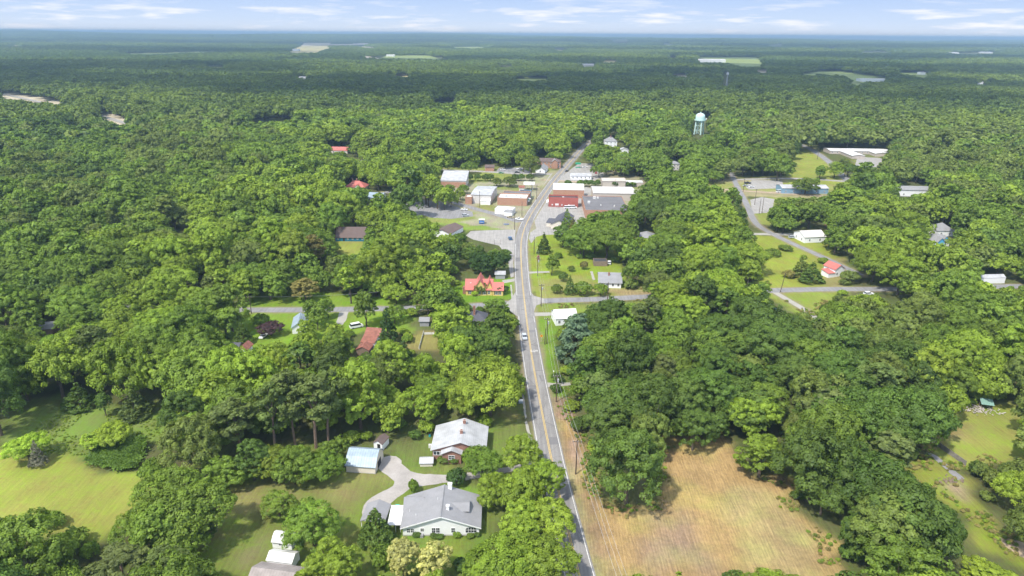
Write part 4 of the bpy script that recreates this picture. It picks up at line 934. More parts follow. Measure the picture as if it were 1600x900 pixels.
def wire(k0, k1, offs, sag, label, dz=-.35):
    x0, y0, h0, r0 = POLES[k0]; x1, y1, h1, r1 = POLES[k1]; m = MB()
    for o_ in offs:
        pts = []
        for i in range(13):
            t = i/12; pts.append((x0+(x1-x0)*t+o_, y0+(y1-y0)*t, h0+dz+(h1-h0)*t-sag*4*t*(1-t)))
        m.tube(pts, .028, 3, cap=False)
    put(m.build('power_line', M['wire']), label, 'wires', 'power lines between the poles')
POLES['A0'] = (24.5, 106, 11.5, 0)
wire('A0', 'A', (-1.1, 0, 1.1), 1.0, 'wires running from the lone field pole towards the camera'); wire('A', 'B', (-1.1, 0, 1.1), 1.2, 'wires between the lone field pole and the concrete drive'); wire('B', 'C', (-1.1, 0, 1.1), 1.2, 'wires above the verge between drive and diamond sign')
wire('C', 'D', (-1.1, 0, 1.1), 1.0, 'wires between the paired poles and the crossroads'); wire('D', 'E', (-1.1, 0, 1.1), 1.0, 'wires over the corner lawn by the main road'); wire('E', 'F', (0, .8), .8, 'wires between corner lawn poles nearest the hut'); wire('F', 'G', (0, .8), .8, 'wires crossing the main road at the lot'); wire('D', 'J', (0,), 1.0, 'wire along the right side street'); wire('G', 'H', (0,), .6, 'wire between the lot corner and brick shops')
POLES['L1'] = (POLES['L'][0]+56, POLES['L'][1]+6, 9, 0); wire('L', 'L1', (0, .3), .9, 'wire along the left side street')
# ------------------------------------------------------------------ signs, fences, small things
x, y, _ = at(846, 533)
o = thing('warning_sign', 'orange diamond road sign on a short post beside the main road', 'road sign', (x, y, 0), R_(3))
M['orange'] = simple('orange_sign', (.85, .30, .03), .5, .05); m = MB(); m.tube([(0, 0, 0), (0, 0, 2.6)], .04, 6); m.build('post', M['metal'], o)
m = MB(); m.prism([(0, 1.7), (.62, 2.32), (0, 2.94), (-.62, 2.32)], 'y', -.05, -.02); pl = m.build('plate', M['orange'], o)
m = MB(); m.box(-.06, -.062, 2.1, .06, -.051, 2.6); m.prism([(-.2, 2.42), (.2, 2.42), (0, 2.66)], 'y', -.062, -.051); m.build('arrow', M['dark'], pl)
def letters(text, px, py, size, z, rz, mat, ysc=2.6):
    cu = bpy.data.curves.new('road_lettering', 'FONT'); cu.body = text; cu.size = size; cu.align_x = 'CENTER'; cu.fill_mode = 'FRONT'
    t_ = bpy.data.objects.new('road_lettering', cu); COL.objects.link(t_); dg = bpy.context.evaluated_depsgraph_get(); me = bpy.data.meshes.new_from_object(t_.evaluated_get(dg)); bpy.data.objects.remove(t_)
    me.materials.append(mat); x, y, _ = at(px, py); o_ = link('road_lettering', me); o_.location = (x, y, z); o_.rotation_euler = (0, 0, rz); o_.scale = (1, ysc, 1); return o_
put(letters('SLOW', 835, 550, 1.05, .06, R_(3), M['wline']), kind='structure')
def fence(name, label, p0, p1, h, gap, mat, n):
    a = at(*p0); b = at(*p1); o = thing(name, label, 'fence', a, math.atan2(b[1]-a[1], b[0]-a[0])); L = math.hypot(b[0]-a[0], b[1]-a[1])
    for k in range(n+1): m = MB(); m.box(L*k/n-.07, -.07, -.2, L*k/n+.07, .07, h+.1); m.build('post', mat, o)
    m = MB(); k = 0.0
    while k < L: m.box(k, .075, .05, min(L, k+.9*gap), .11, h-random.random()*.08); k += gap
    m.build('boards', mat, o)
M['fence'] = simple('grey_fence_boards', (.24, .22, .2), .9, .25, 1.2)
fence('board_fence', 'weathered grey board fence along the right field', (1452, 689), (1508, 728), 1.7, .2, M['fence'], 9)
fence('yard_fence', 'pale fence dividing the back yard below the side street', (655, 546), (662, 521), 1.1, .25, M['white'], 7)
fence('yard_fence', 'short white fence at the back of the fenced yard', (663, 523), (678, 522.5), 1.0, .25, M['white'], 3)
# pavilion and its rubble
x, y, _ = at(1541, 641)
o = thing('field_shelter', 'small open shelter with green roof at the right field edge', 'shelter', (x, y, 0), R_(-18)); M['greenroof'] = striped('green_metal_roof', (.20, .33, .28), 'X', .5, .5, .1, .02)
m = MB(); roof_slab(m, [(-.3, 2.2), (2.6, 3.1)], 'x', -1.9, 1.9, .1); m.build('roof', M['greenroof'], o); m = MB()
for q in (-1.6, 1.6): m.box(q-.07, .1, 0, q+.07, .24, 2.2); m.box(q-.07, 2.2, 0, q+.07, 2.34, 2.9)
m.build('post', M['wood'], o); BUILD_XY.append((x, y, 3))
r = random.Random(3); m = MB(); x, y, _ = at(1530, 643)
for k in range(90):
    a, b, c = r.gauss(0, 3.6), r.gauss(0, 1.3), 0; s = r.uniform(.15, .6); l = s*r.choice((1, 1, 4)); t_ = r.uniform(0, 3)
    m.tube([(a, b, .1+r.random()*.5), (a+math.cos(t_)*l, b+math.sin(t_)*l, .15+r.random()*.7)], s*.35, 4)
pm = m.build('scrap_pile', simple('mixed_scrap', (.38, .34, .30), .9, .6, 1.1)); pm.location = (x, y, 0); put(pm, 'heap of pale scrap wood and rubble beside the green-roofed shelter', 'scrap pile')
r = random.Random(8); m = MB(); x, y, _ = at(1485, 753)
for k in range(40): a, b = r.gauss(0, 1.8), r.gauss(0, .7); t_ = r.uniform(0, 3); m.tube([(a, b, .1), (a+math.cos(t_)*.9, b+math.sin(t_)*.9, .2+r.random()*.4)], r.uniform(.06, .2), 4)
pm = m.build('brush_pile', M['wood']); pm.location = (x, y, 0); put(pm, 'brown brush heap beside the right-hand path', 'brush pile')
# vine-covered ground
kp = gpoly([(137,716),(160,699),(190,692),(224,697),(227,703),(211,735),(187,737),(150,729)]); xs = [q[0] for q in kp]; ys = [q[1] for q in kp]
KUDZU = kp
# blue trailer box, boards and benches on the grass
def boxthing(name, label, cat, px, py, parts, rz=0):
    x, y, _ = at(px, py); o = thing(name, label, cat, (x, y, 0), R_(rz)); BUILD_XY.append((x, y, 1.5))
    for nm, mt, bxs in parts:
        for b_ in bxs: m = MB(); m.box(*b_); m.build(nm, mt, o)
    return o
M['blue'] = simple('blue_paint', (.03, .14, .42), .5, .1); M['tyre'] = simple('tyre', (.025, .025, .025), .9, .1)
boxthing('food_kiosk', 'blue kiosk with white roof on the grass below the town', 'kiosk', 752.5, 350, [('body', M['blue'], [(-1.7, 0, .3, 1.7, 3, 2.6)]), ('roof', M['whiteroof'], [(-2, -.3, 2.62, 2, 3.3, 2.85)]), ('counter', M['white'], [(-1.3, -.35, 1.2, 1.3, -.02, 1.3)])])
for k, px in enumerate((789, 793)): boxthing('picnic_table', '%s blue picnic table on the grass below the town' % ('left', 'right')[k], 'picnic table', px, 351.5, [('top', M['blue'], [(-.9, -.4, .7, .9, .4, .76)]), ('bench', M['blue'], [(-.9, -.9, .4, .9, -.6, .45), (-.9, .6, .4, .9, .9, .45)]), ('leg', M['metal'], [(-.6, -.8, 0, -.52, .8, .4), (.52, -.8, 0, .6, .8, .4), (-.6, -.1, .4, -.52, .1, .7), (.52, -.1, .4, .6, .1, .7)])])
boxthing('sign_frame', 'empty sign frame on two posts at the parking lot edge', 'sign', 777, 382, [('post', M['pole'], [(-1.8, -.08, 0, -1.64, .08, 3), (1.64, -.08, 0, 1.8, .08, 3)]), ('panel', M['palewall'], [(-1.64, -.05, 1.5, 1.64, .05, 2.9)])])
boxthing('billboard', 'small white board on posts by the red store', 'sign', 870, 325, [('post', M['metal'], [(-.9, -.06, 0, -.8, .06, 3.2), (.8, -.06, 0, .9, .06, 3.2)]), ('panel', M['white'], [(-1.2, -.05, 2, 1.2, .05, 3.3)])])
boxthing('hose_tub', 'turquoise tub beside the breezeway roof', 'tub', 621, 793, [('tub', simple('turquoise_plastic', (.05, .55, .55), .5, .05), [(-.5, -.5, 0, .5, .5, .6)])])
boxthing('wheelie_bin', 'teal rubbish bin behind the brick house', 'bin', 671.5, 682, [('body', simple('teal_plastic', (.03, .28, .32), .5, .05), [(-.3, -.35, 0, .3, .35, 1.0)]), ('lid', M['dark'], [(-.33, -.4, 1.0, .33, .38, 1.07)])])
boxthing('mailbox', 'white mailbox on a post beside the concrete drive', 'mailbox', 865, 585, [('post', M['wood'], [(-.06, -.06, 0, .06, .06, 1.1)]), ('box', M['white'], [(-.14, -.3, 1.1, .14, .3, 1.4)])])
boxthing('propane_tank', 'blue and white tub by the pavement left of the main road', 'tub', 814, 629, [('tub', M['blmetal'], [(-.8, -.6, 0, .6, .6, .8)]), ('lid', M['white'], [(-.85, -.65, .8, .65, .65, .9)])])
# ------------------------------------------------------------------ vehicles
CARP = {c: simple('car_paint_'+n, c, .3, .03, spec=.5) for n, c in (('white', (.75, .75, .74)), ('silver', (.42, .45, .48)), ('tan', (.35, .30, .2)), ('blue', (.05, .13, .26)), ('dark', (.03, .035, .05)), ('red', (.4, .04, .03)), ('green', (.12, .28, .2)))}
CC = {n.split('_')[-1]: c for n, c in ((m.name, m) for m in CARP.values())}
def car(name, label, px, py, rz, col, kind='sedan', g='cars and trucks around the town'):
    x, y, _ = at(px, py); o = thing(name, label, {'pickup': 'pickup truck', 'van': 'van'}.get(kind, 'car'), (x, y, .05), R_(rz), g); BUILD_XY.append((x, y, 2.5))
    L, Wd = {'sedan': (4.7, 1.8), 'suv': (4.8, 1.9), 'pickup': (5.6, 2.0), 'van': (5.6, 2.1)}[kind]
    prof = {'sedan': [(-L/2, .35), (L/2, .35), (L/2, .75), (L*.22, .92), (-L*.36, .95), (-L/2, .85)], 'suv': [(-L/2, .4), (L/2, .4), (L/2, .95), (L*.2, 1.08), (-L/2, 1.1)], 'pickup': [(-L/2, .5), (L/2, .5), (L/2, 1.0), (L*.22, 1.15), (-L/2, 1.1)], 'van': [(-L/2, .4), (L/2, .4), (L/2, 1.0), (L*.36, 1.2), (-L/2, 1.3)]}[kind]
    cab = {'sedan': (-.34, .18, .92, 1.42, .12), 'suv': (-.48, .18, 1.08, 1.72, .1), 'pickup': (-.12, .2, 1.12, 1.8, .1), 'van': (-.49, .34, 1.2, 2.2, .08)}[kind]
    m = MB(); m.prism([(u, z) for u, z in prof], 'y', -Wd/2, Wd/2)
    if kind == 'pickup': m.box(-L/2, -Wd/2, 1.1, -L*.13, -Wd/2+.12, 1.32); m.box(-L/2, Wd/2-.12, 1.1, -L*.13, Wd/2, 1.32)
    u0, u1, z0, z1, sl = cab
    m.prism([(L*u0+L*sl*.9, z1-.04), (L*u1-L*sl, z1-.04), (L*u1-L*sl*1.05, z1+.03), (L*u0+L*sl, z1+.03)], 'y', -Wd/2+.15, Wd/2-.15)
    m.build('body', CC[col], o)
    m = MB(); m.prism([(L*u0, z0-.03), (L*u1, z0-.03), (L*u1-L*sl, z1-.041), (L*u0+L*sl*.8, z1-.041)], 'y', -Wd/2+.12, Wd/2-.12); m.build('windows', M['glass'], o)
    for sx in (-.31, .31):
        for sy in (-1, 1):
            m = MB(); m.tube([(L*sx, sy*(Wd/2-.2), .34), (L*sx, sy*(Wd/2+.02), .34)], .34, 12); w_ = m.build('wheel', M['tyre'], o)
    return o
car('parked_car', 'white car parked beside the back street below the trees', 725.5, 328.5, 165, 'white'); car('parked_car', 'silver car parked on the grey lot below the white one', 727.5, 338, 20, 'silver', 'suv'); car('parked_car', 'tan car waiting at the corner before the brick shops', 797, 340.5, 150, 'tan'); car('pickup_truck', 'white pickup truck stopped at the corner beside the main road', 811, 344, 155, 'white', 'pickup')
car('parked_car', 'blue car on the pale parking lot beside the main road', 797, 374, 100, 'blue', 'suv'); car('moving_car', 'dark car on the main road near the railway strip', 886, 268, 60, 'dark'); car('parked_car', 'white car behind the grey-roofed cottage', 952, 412, 80, 'white', 'suv'); car('parked_car', 'dark blue car beside the branching lane on the right', 1211, 486, 10, 'blue')
car('parked_van', 'white van beside the red-roofed barn', 557, 512, 30, 'white', 'van'); car('parked_car', 'white car right of the red-roofed barn', 589, 518, 5, 'white'); car('parked_car', 'white car under the purple plum tree', 412, 527, 80, 'white'); car('box_van', 'left white van at the front wall of the red store', 887, 326, 5, 'white', 'van'); car('box_van', 'right white van at the front wall of the red store', 895, 325.5, 5, 'white', 'van')
car('parked_car', 'white car at the kerb on the far street', 786, 266, 5, 'white'); car('parked_car', 'pale green car on the far lot', 783, 271, 0, 'green'); car('pickup_truck', 'white pickup on the far lot beside the olive tree', 812, 265, 20, 'white', 'pickup'); car('parked_car', 'dark car on the far lot', 808, 270, 10, 'dark'); car('pickup_truck', 'dark flatbed at the left of the depot lot', 1168, 287, 0, 'dark', 'pickup'); car('parked_car', 'white car at the front of the depot lot', 1174, 293, 20, 'white'); car('parked_car', 'blue-grey car at the left of the depot lot', 1165, 291, 10, 'silver')
car('box_van', 'white van in front of the blue-walled depot', 1218, 301, 10, 'white', 'van'); car('parked_car', 'white car on the sandy drive in the right woods', 1357, 461, 10, 'white', 'suv'); car('parked_car', 'dark car beside the small grey shed', 683, 502, 90, 'dark'); car('moving_car', 'silver car driving down the main road past the dark tree', 819.3, 529, -83, 'silver', 'suv'); car('parked_car', 'red car by the white store', 931, 271, 90, 'red'); car('parked_car', 'white car on the lot of the white store', 914, 262, 10, 'white'); car('parked_car', 'silver car beside the white barn', 1238, 372, 10, 'silver', 'suv')
# ------------------------------------------------------------------ foliage
def leafmat(name, src):
    """src: 'OBJ' tint from the object's colour, 'INST' tint from the instance attribute"""
    m, nt = newmat(name)
    if src == 'OBJ': tint = N(nt, 'ShaderNodeObjectInfo').outputs['Color']
    else:
        a = N(nt, 'ShaderNodeAttribute', attribute_name='tint'); a.attribute_type = 'INSTANCER'; tint = a.outputs['Color']
    lv = N(nt, 'ShaderNodeAttribute', attribute_name='lv').outputs['Fac']
    co = geoco(nt); n1 = noise(nt, .33, 3, co)
    k = math_(nt, 'ADD', math_(nt, 'MULTIPLY', lv, .7), math_(nt, 'ADD', math_(nt, 'MULTIPLY', n1, .8), .25))
    cx = N(nt, 'ShaderNodeCombineXYZ')
    for i, p in enumerate((1.06, 1.0, .85)): nt.links.new(math_(nt, 'POWER', k, p), cx.inputs[i])
    c = mixc(nt, 1.0, tint, cx.outputs[0], 'MULTIPLY')
    d = N(nt, 'ShaderNodeBsdfDiffuse'); t = N(nt, 'ShaderNodeBsdfTranslucent'); g = N(nt, 'ShaderNodeBsdfGlossy'); g.inputs['Roughness'].default_value = .5
    nt.links.new(c, d.inputs[0]); nt.links.new(mixc(nt, 1.0, c, (1.1, 1.15, .55), 'MULTIPLY'), t.inputs[0]); g.inputs[0].default_value = (.9, .95, .9, 1)
    s1 = N(nt, 'ShaderNodeMixShader'); s1.inputs[0].default_value = .34; nt.links.new(d.outputs[0], s1.inputs[1]); nt.links.new(t.outputs[0], s1.inputs[2])
    s2 = N(nt, 'ShaderNodeMixShader'); s2.inputs[0].default_value = .012; nt.links.new(s1.outputs[0], s2.inputs[1]); nt.links.new(g.outputs[0], s2.inputs[2])
    nt.links.new(s2.outputs[0], N(nt, 'ShaderNodeOutputMaterial').inputs[0]); return m
M['leaf'] = leafmat('foliage', 'OBJ'); M['leafi'] = leafmat('foliage_wood', 'INST')
M['bark'] = simple('bark', (.10, .078, .058), .95, .3, 1.5); M['pinebark'] = simple('pine_bark', (.17, .12, .09), .95, .3, 1.5)

def quads_mesh(name, P, Nn, size, mats, lv, aspect=.75, extra=None):
    """one bent leaf-spray quad per point"""
    r = np.random.default_rng(len(P)); n = len(P)
    a = np.cross(Nn, r.normal(size=(n, 3))); a /= np.linalg.norm(a, axis=1, keepdims=True)+1e-9
    b = np.cross(Nn, a)
    sz = size[:, None]
    V = np.stack([P-a*sz, P-b*sz*aspect+Nn*sz*.18, P+a*sz, P+b*sz*aspect+Nn*sz*.18], 1).reshape(-1, 3)
    ev = extra[0] if extra else np.zeros((0, 3)); ef = extra[1] if extra else []
    nv = len(V); me = bpy.data.meshes.new(name)
    allv = np.concatenate([V, ev]) if len(ev) else V
    loops = np.concatenate([np.arange(nv), (np.array(ef).ravel()+nv) if len(ef) else np.zeros(0)]).astype(np.int32)
    npoly = n+len(ef)
    me.vertices.add(len(allv)); me.vertices.foreach_set('co', allv.ravel().astype(np.float32))
    me.loops.add(npoly*4); me.loops.foreach_set('vertex_index', loops)
    me.polygons.add(npoly); me.polygons.foreach_set('loop_start', np.arange(0, npoly*4, 4, dtype=np.int32))
    for mm in mats: me.materials.append(mm)
    if len(ef): me.polygons.foreach_set('material_index', np.concatenate([np.zeros(n), np.ones(len(ef))]).astype(np.int32))
    me.update(calc_edges=True)
    at = me.attributes.new('lv', 'FLOAT', 'POINT'); at.data.foreach_set('value', np.concatenate([np.repeat(lv, 4), np.full(len(ev), .5)]).astype(np.float32))
    return me
def unit(v): return v/(np.linalg.norm(v, axis=-1, keepdims=True)+1e-9)
def lobes_broad(r, R, z0, z1, nl, spread=1.0):
    zc = z0+(z1-z0)*.47; hz = (z1-z0)/2
    k = np.arange(nl)+.5; ph = np.arccos(np.clip(1-1.5*k/nl, -1, 1)); th = math.pi*(1+5**.5)*k+r.uniform(0, 6)
    d = np.stack([np.cos(th)*np.sin(ph), np.sin(th)*np.sin(ph), np.cos(ph)], 1)+r.normal(0, .13, (nl, 3)); d = unit(d)
    a1, a2, p1, p2 = r.uniform(.06, .16), r.uniform(.05, .12), r.uniform(0, 6), r.uniform(0, 6)
    th = np.arctan2(d[:, 1], d[:, 0]); f = 1+a1*np.cos(2*th+p1)+a2*np.cos(3*th+p2)+r.normal(0, .07, nl)
    rad = R*r.uniform(.24, .40, nl)*(34/nl)**.45
    c = d*np.stack([(R-rad*.8)*f, (R-rad*.8)*f, (hz-rad*.7)*(1+r.normal(0, .07, nl))], 1); c[:, 2] += zc
    inner = np.array([[0, 0, zc-hz*.1]]); 
    return np.concatenate([c, inner]), np.concatenate([rad, [R*.45]]), d
def crown(name, seed, R, z0, z1, nl, nleaf, leaf, mats, lobes=None, up=.25, jit=.38, extra=None, squash=.85, tuft=9, tr=.40):
    """boughs (lobes) carry tufts, tufts carry leaf sprays: lit tops and dark hollows come from real shade"""
    r = np.random.default_rng(seed)
    c, rad, _ = lobes if lobes is not None else lobes_broad(r, R, z0, z1, nl)
    ctr = np.array((0, 0, z0+(z1-z0)*.35))
    w = rad**2/np.sum(rad**2); nt_ = int(tuft*len(c)); T = []; TR = []; TN = []
    while len(T) < nt_:
        i = r.choice(len(c), p=w); d = unit(r.normal(size=3)); d[2] = d[2] if d[2] > -.2 else -d[2]*.6
        if (d*unit(c[i]-ctr)).sum() < -.25: continue
        p = c[i]+d*rad[i]*r.uniform(.72, 1.0)*np.array((1, 1, squash))
        dd = np.linalg.norm(p-c, axis=1)/rad; dd[i] = 9
        if dd.min() < .62 or p[2] < z0-.3: continue
        T.append(p); TR.append(rad[i]*tr*r.uniform(.7, 1.25)); TN.append(d)
    T = np.array(T); TR = np.array(TR); TN = np.array(TN); tv = r.random(len(T))
    i = r.choice(len(T), nleaf, p=TR**2/np.sum(TR**2))
    d = unit(r.normal(size=(nleaf, 3))+TN[i]*.75+np.array((0, 0, .25)))
    P = T[i]+d*(TR[i]*r.uniform(.55, 1.08, nleaf))[:, None]*np.array((1, 1, .8))
    Nn = unit(d*.8+TN[i]*.35+r.normal(0, jit, d.shape)+np.array((0, 0, up)))
    return quads_mesh(name, P, Nn, leaf*r.uniform(.55, 1.25, nleaf), mats, np.clip(.72*tv[i]+.28*r.random(nleaf), 0, 1), extra=extra)
def trunk_mb(seed, H, r0, fork, R, nlimb=5, top=None):
    r = random.Random(seed); mb = MB(); f = fork
    mb.tube([(0, 0, -.4), (r.uniform(-.1, .1), r.uniform(-.1, .1), f*.5), (r.uniform(-.3, .3), r.uniform(-.3, .3), f)], r0*1.15, 8, r0*.75)
    for k in range(nlimb):
        a = 6.283*k/nlimb+r.uniform(-.4, .4); q = r.uniform(.45, .75)
        mb.tube([(0, 0, f*.85), (math.cos(a)*R*q*.45, math.sin(a)*R*q*.45, f+(H-f)*.35), (math.cos(a)*R*q*.85, math.sin(a)*R*q*.85, f+(H-f)*r.uniform(.6, .8))], r0*.5, 5, r0*.12)
    if top: mb.tube([(0, 0, f*.9), (r.uniform(-.3, .3), r.uniform(-.3, .3), top)], r0*.7, 6, r0*.12)
    return mb
def quadfaces(mb):
    """vertex array and quads of a trunk for merging into a stuff mesh"""
    return np.array(mb.v), [f for f in mb.f if len(f) == 4]
def lobes_pine(r, R, z0, z1):
    c = []; rad = []
    n = 22
    for k in range(n):
        t = (k+.5)/n; z = z0+(z1-z0)*t; a = k*2.4+r.uniform(-.5, .5)
        q = R*(1-.35*t**2)*(.35+.65*min(1, t*3))*r.uniform(.45, .85)
        if t > .93: q *= .2
        c.append((math.cos(a)*q, math.sin(a)*q, z)); rad.append(R*r.uniform(.26, .42))
    return np.array(c), np.array(rad), None
def lobes_cone(r, R, z0, z1, n=40):
    c = []; rad = []
    for k in range(n):
        t = (k+.5)/n; t = t**1.35; z = z0+(z1-z0)*(t*.96); a = k*2.4+r.uniform(-.3, .3); q = R*(1-t)*.78*r.uniform(.8, 1.1)
        c.append((math.cos(a)*q, math.sin(a)*q, z)); rad.append(max(.35, R*(.34-.22*t)))
    return np.array(c), np.array(rad), None
LM = [M['leaf']]; LI = [M['leafi'], M['bark']]
# canonical trees: broadleaf R 8 H 16, pine R 5 H 22, conifer R 4 H 11, upright R 4.5 H 15, cedar R 8 H 18, bush R 3 H 4
PROTO = {}
def shape_lobes(i):
    """dome, oval, flat-topped, two- and three-stemmed, open"""
    r = np.random.default_rng(100+i); k = i % 6
    if k in (0, 3): return lobes_broad(r, 8, 1.0+.4*(i % 3), 16, [30, 40][k > 0])
    if k == 1: c, a_, _ = lobes_broad(r, 6.6, 1.2, 17.5, 36); return c, a_, None
    if k == 2: c, a_, _ = lobes_broad(r, 9, 3.0, 13.5, 38); return c, a_, None
    C_, A_ = [], []
    n = 2 if k == 4 else 3; t0 = r.uniform(0, 6)
    for q in range(n):
        f = r.uniform(.75, 1.05); c, a_, _ = lobes_broad(r, 5.4*f, 1.0+q*.5, 16*f, 20); c = c+np.array((math.cos(t0+6.283*q/n)*3.6, math.sin(t0+6.283*q/n)*3.6, 0)); C_.append(c); A_.append(a_)
    return np.concatenate(C_), np.concatenate(A_), None
PROTO['broad'] = [(crown('crown', 100+i, 8, 1.0, 16, 0, [17500, 16000, 17000, 15500, 18000, 18500][i % 6], [.27, .26, .28, .25, .26, .24][i % 6], LM, shape_lobes(i), tuft=[9, 8, 9, 6, 9, 8][i % 6], jit=.26), trunk_mb(i, 13, .45, 4, 7).mesh('trunk', M['bark'])) for i in range(12)]
PROTO['pine'] = [(crown('crown', 200+i, 5, 7, 22, 0, 8500, .34, LM, lobes_pine(np.random.default_rng(200+i), 5, 8+i*.7, 21.6), up=.5, jit=.8, squash=.6), trunk_mb(20+i, 17, .33, 12, 4, 6, 21).mesh('trunk', M['pinebark'])) for i in range(4)]
PROTO['conifer'] = [(crown('crown', 300+i, 4, .6, 11, 0, 4600, .28, LM, lobes_cone(np.random.default_rng(300+i), 4, .8, 11), up=.1, jit=.6), trunk_mb(30+i, 4, .25, 3, 2, 2, 10).mesh('trunk', M['bark'])) for i in range(3)]
PROTO['upright'] = [(crown('crown', 400+i, 4.5, 2.0, 15, 30, 4600, .36, LM, lobes_broad(np.random.default_rng(400+i), 4.5, 2, 15, 34)), trunk_mb(40+i, 11, .3, 3.5, 3, 4, 12).mesh('trunk', M['bark'])) for i in range(3)]
def lobes_cedar(r, R, z0, z1):
    c = []; rad = []
    for t, n in ((.06, 9), (.25, 9), (.45, 8), (.65, 6), (.82, 4), (.95, 2)):
        for k in range(n):
            a = 6.283*k/n+r.uniform(-.3, .3); q = R*(1-t*.75)*r.uniform(.45, .9)
            c.append((math.cos(a)*q, math.sin(a)*q, z0+(z1-z0)*t+r.uniform(-.6, .6)-q*.12)); rad.append(R*r.uniform(.2, .3))
    return np.array(c), np.array(rad), None
PROTO['cedar'] = [(crown('crown', 450, 8, 1.5, 18, 0, 8000, .40, LM, lobes_cedar(np.random.default_rng(450), 8, 2, 17.5), up=.6, jit=.6, squash=.4), trunk_mb(50, 15, .5, 8, 6, 7, 17).mesh('trunk', M['bark']))]
PROTO['bush'] = [(crown('crown', 500+i, 3, .2, 4, 18, 2200, .28, LM), trunk_mb(60+i, 3, .14, .8, 2, 4).mesh('trunk', M['bark'])) for i in range(4)]
CANON = {'broad': (8, 16), 'pine': (5, 22), 'conifer': (4, 11), 'upright': (4.5, 15), 'cedar': (8, 18), 'bush': (3, 4)}
KINDNAME = {'broad': 'broadleaf_tree', 'pine': 'pine_tree', 'conifer': 'conifer_tree', 'upright': 'upright_tree', 'cedar': 'cedar_tree', 'bush': 'bush'}
TINT = {'bright': (.232, .318, .036), 'mid': (.168, .252, .034), 'dark': (.108, .172, .030), 'olive': (.172, .222, .046), 'brown': (.235, .215, .062), 'pine': (.150, .195, .052), 'deep': (.062, .115, .026),
        'blue': (.16, .23, .13), 'cream': (.47, .46, .15), 'plum': (.085, .045, .05), 'lime': (.31, .42, .045), 'grey': (.22, .21, .155)}
TWORD = {'bright': 'bright yellow-green', 'mid': 'mid-green', 'dark': 'dark green', 'olive': 'olive-green', 'brown': 'brownish', 'pine': 'grey-green', 'deep': 'blackish green', 'lime': 'pale lime-green', 'blue': 'blue-green', 'grey': 'grey'}
def tree(kind, x, y, R, H, tint, var=None, rz=None):
    cr, tr = PROTO[kind][random.randrange(len(PROTO[kind])) if var is None else var]
    o = bpy.data.objects.new(KINDNAME[kind], None); COL.objects.link(o); o.empty_display_size = 1
    cR, cH = CANON[kind]
    o.location = (x, y, 0); o.rotation_euler = (0, 0, random.uniform(0, 6.283) if rz is None else rz); q = random.uniform(.88, 1.12); o.scale = (R/cR*q, R/cR/q, H/cH); o.rotation_euler = (random.uniform(-.06, .06), random.uniform(-.06, .06), o.rotation_euler[2])
    c = link('crown', cr, o); j0 = random.uniform(.80, 1.16); j = [j0*random.uniform(.96, 1.04) for _ in range(2)]
    t = tint if isinstance(tint, tuple) else TINT[tint]
    c.color = (t[0]*j[0], t[1]*j[1], t[2]*j[0], 1)
    link('trunk', tr, o)
    return o
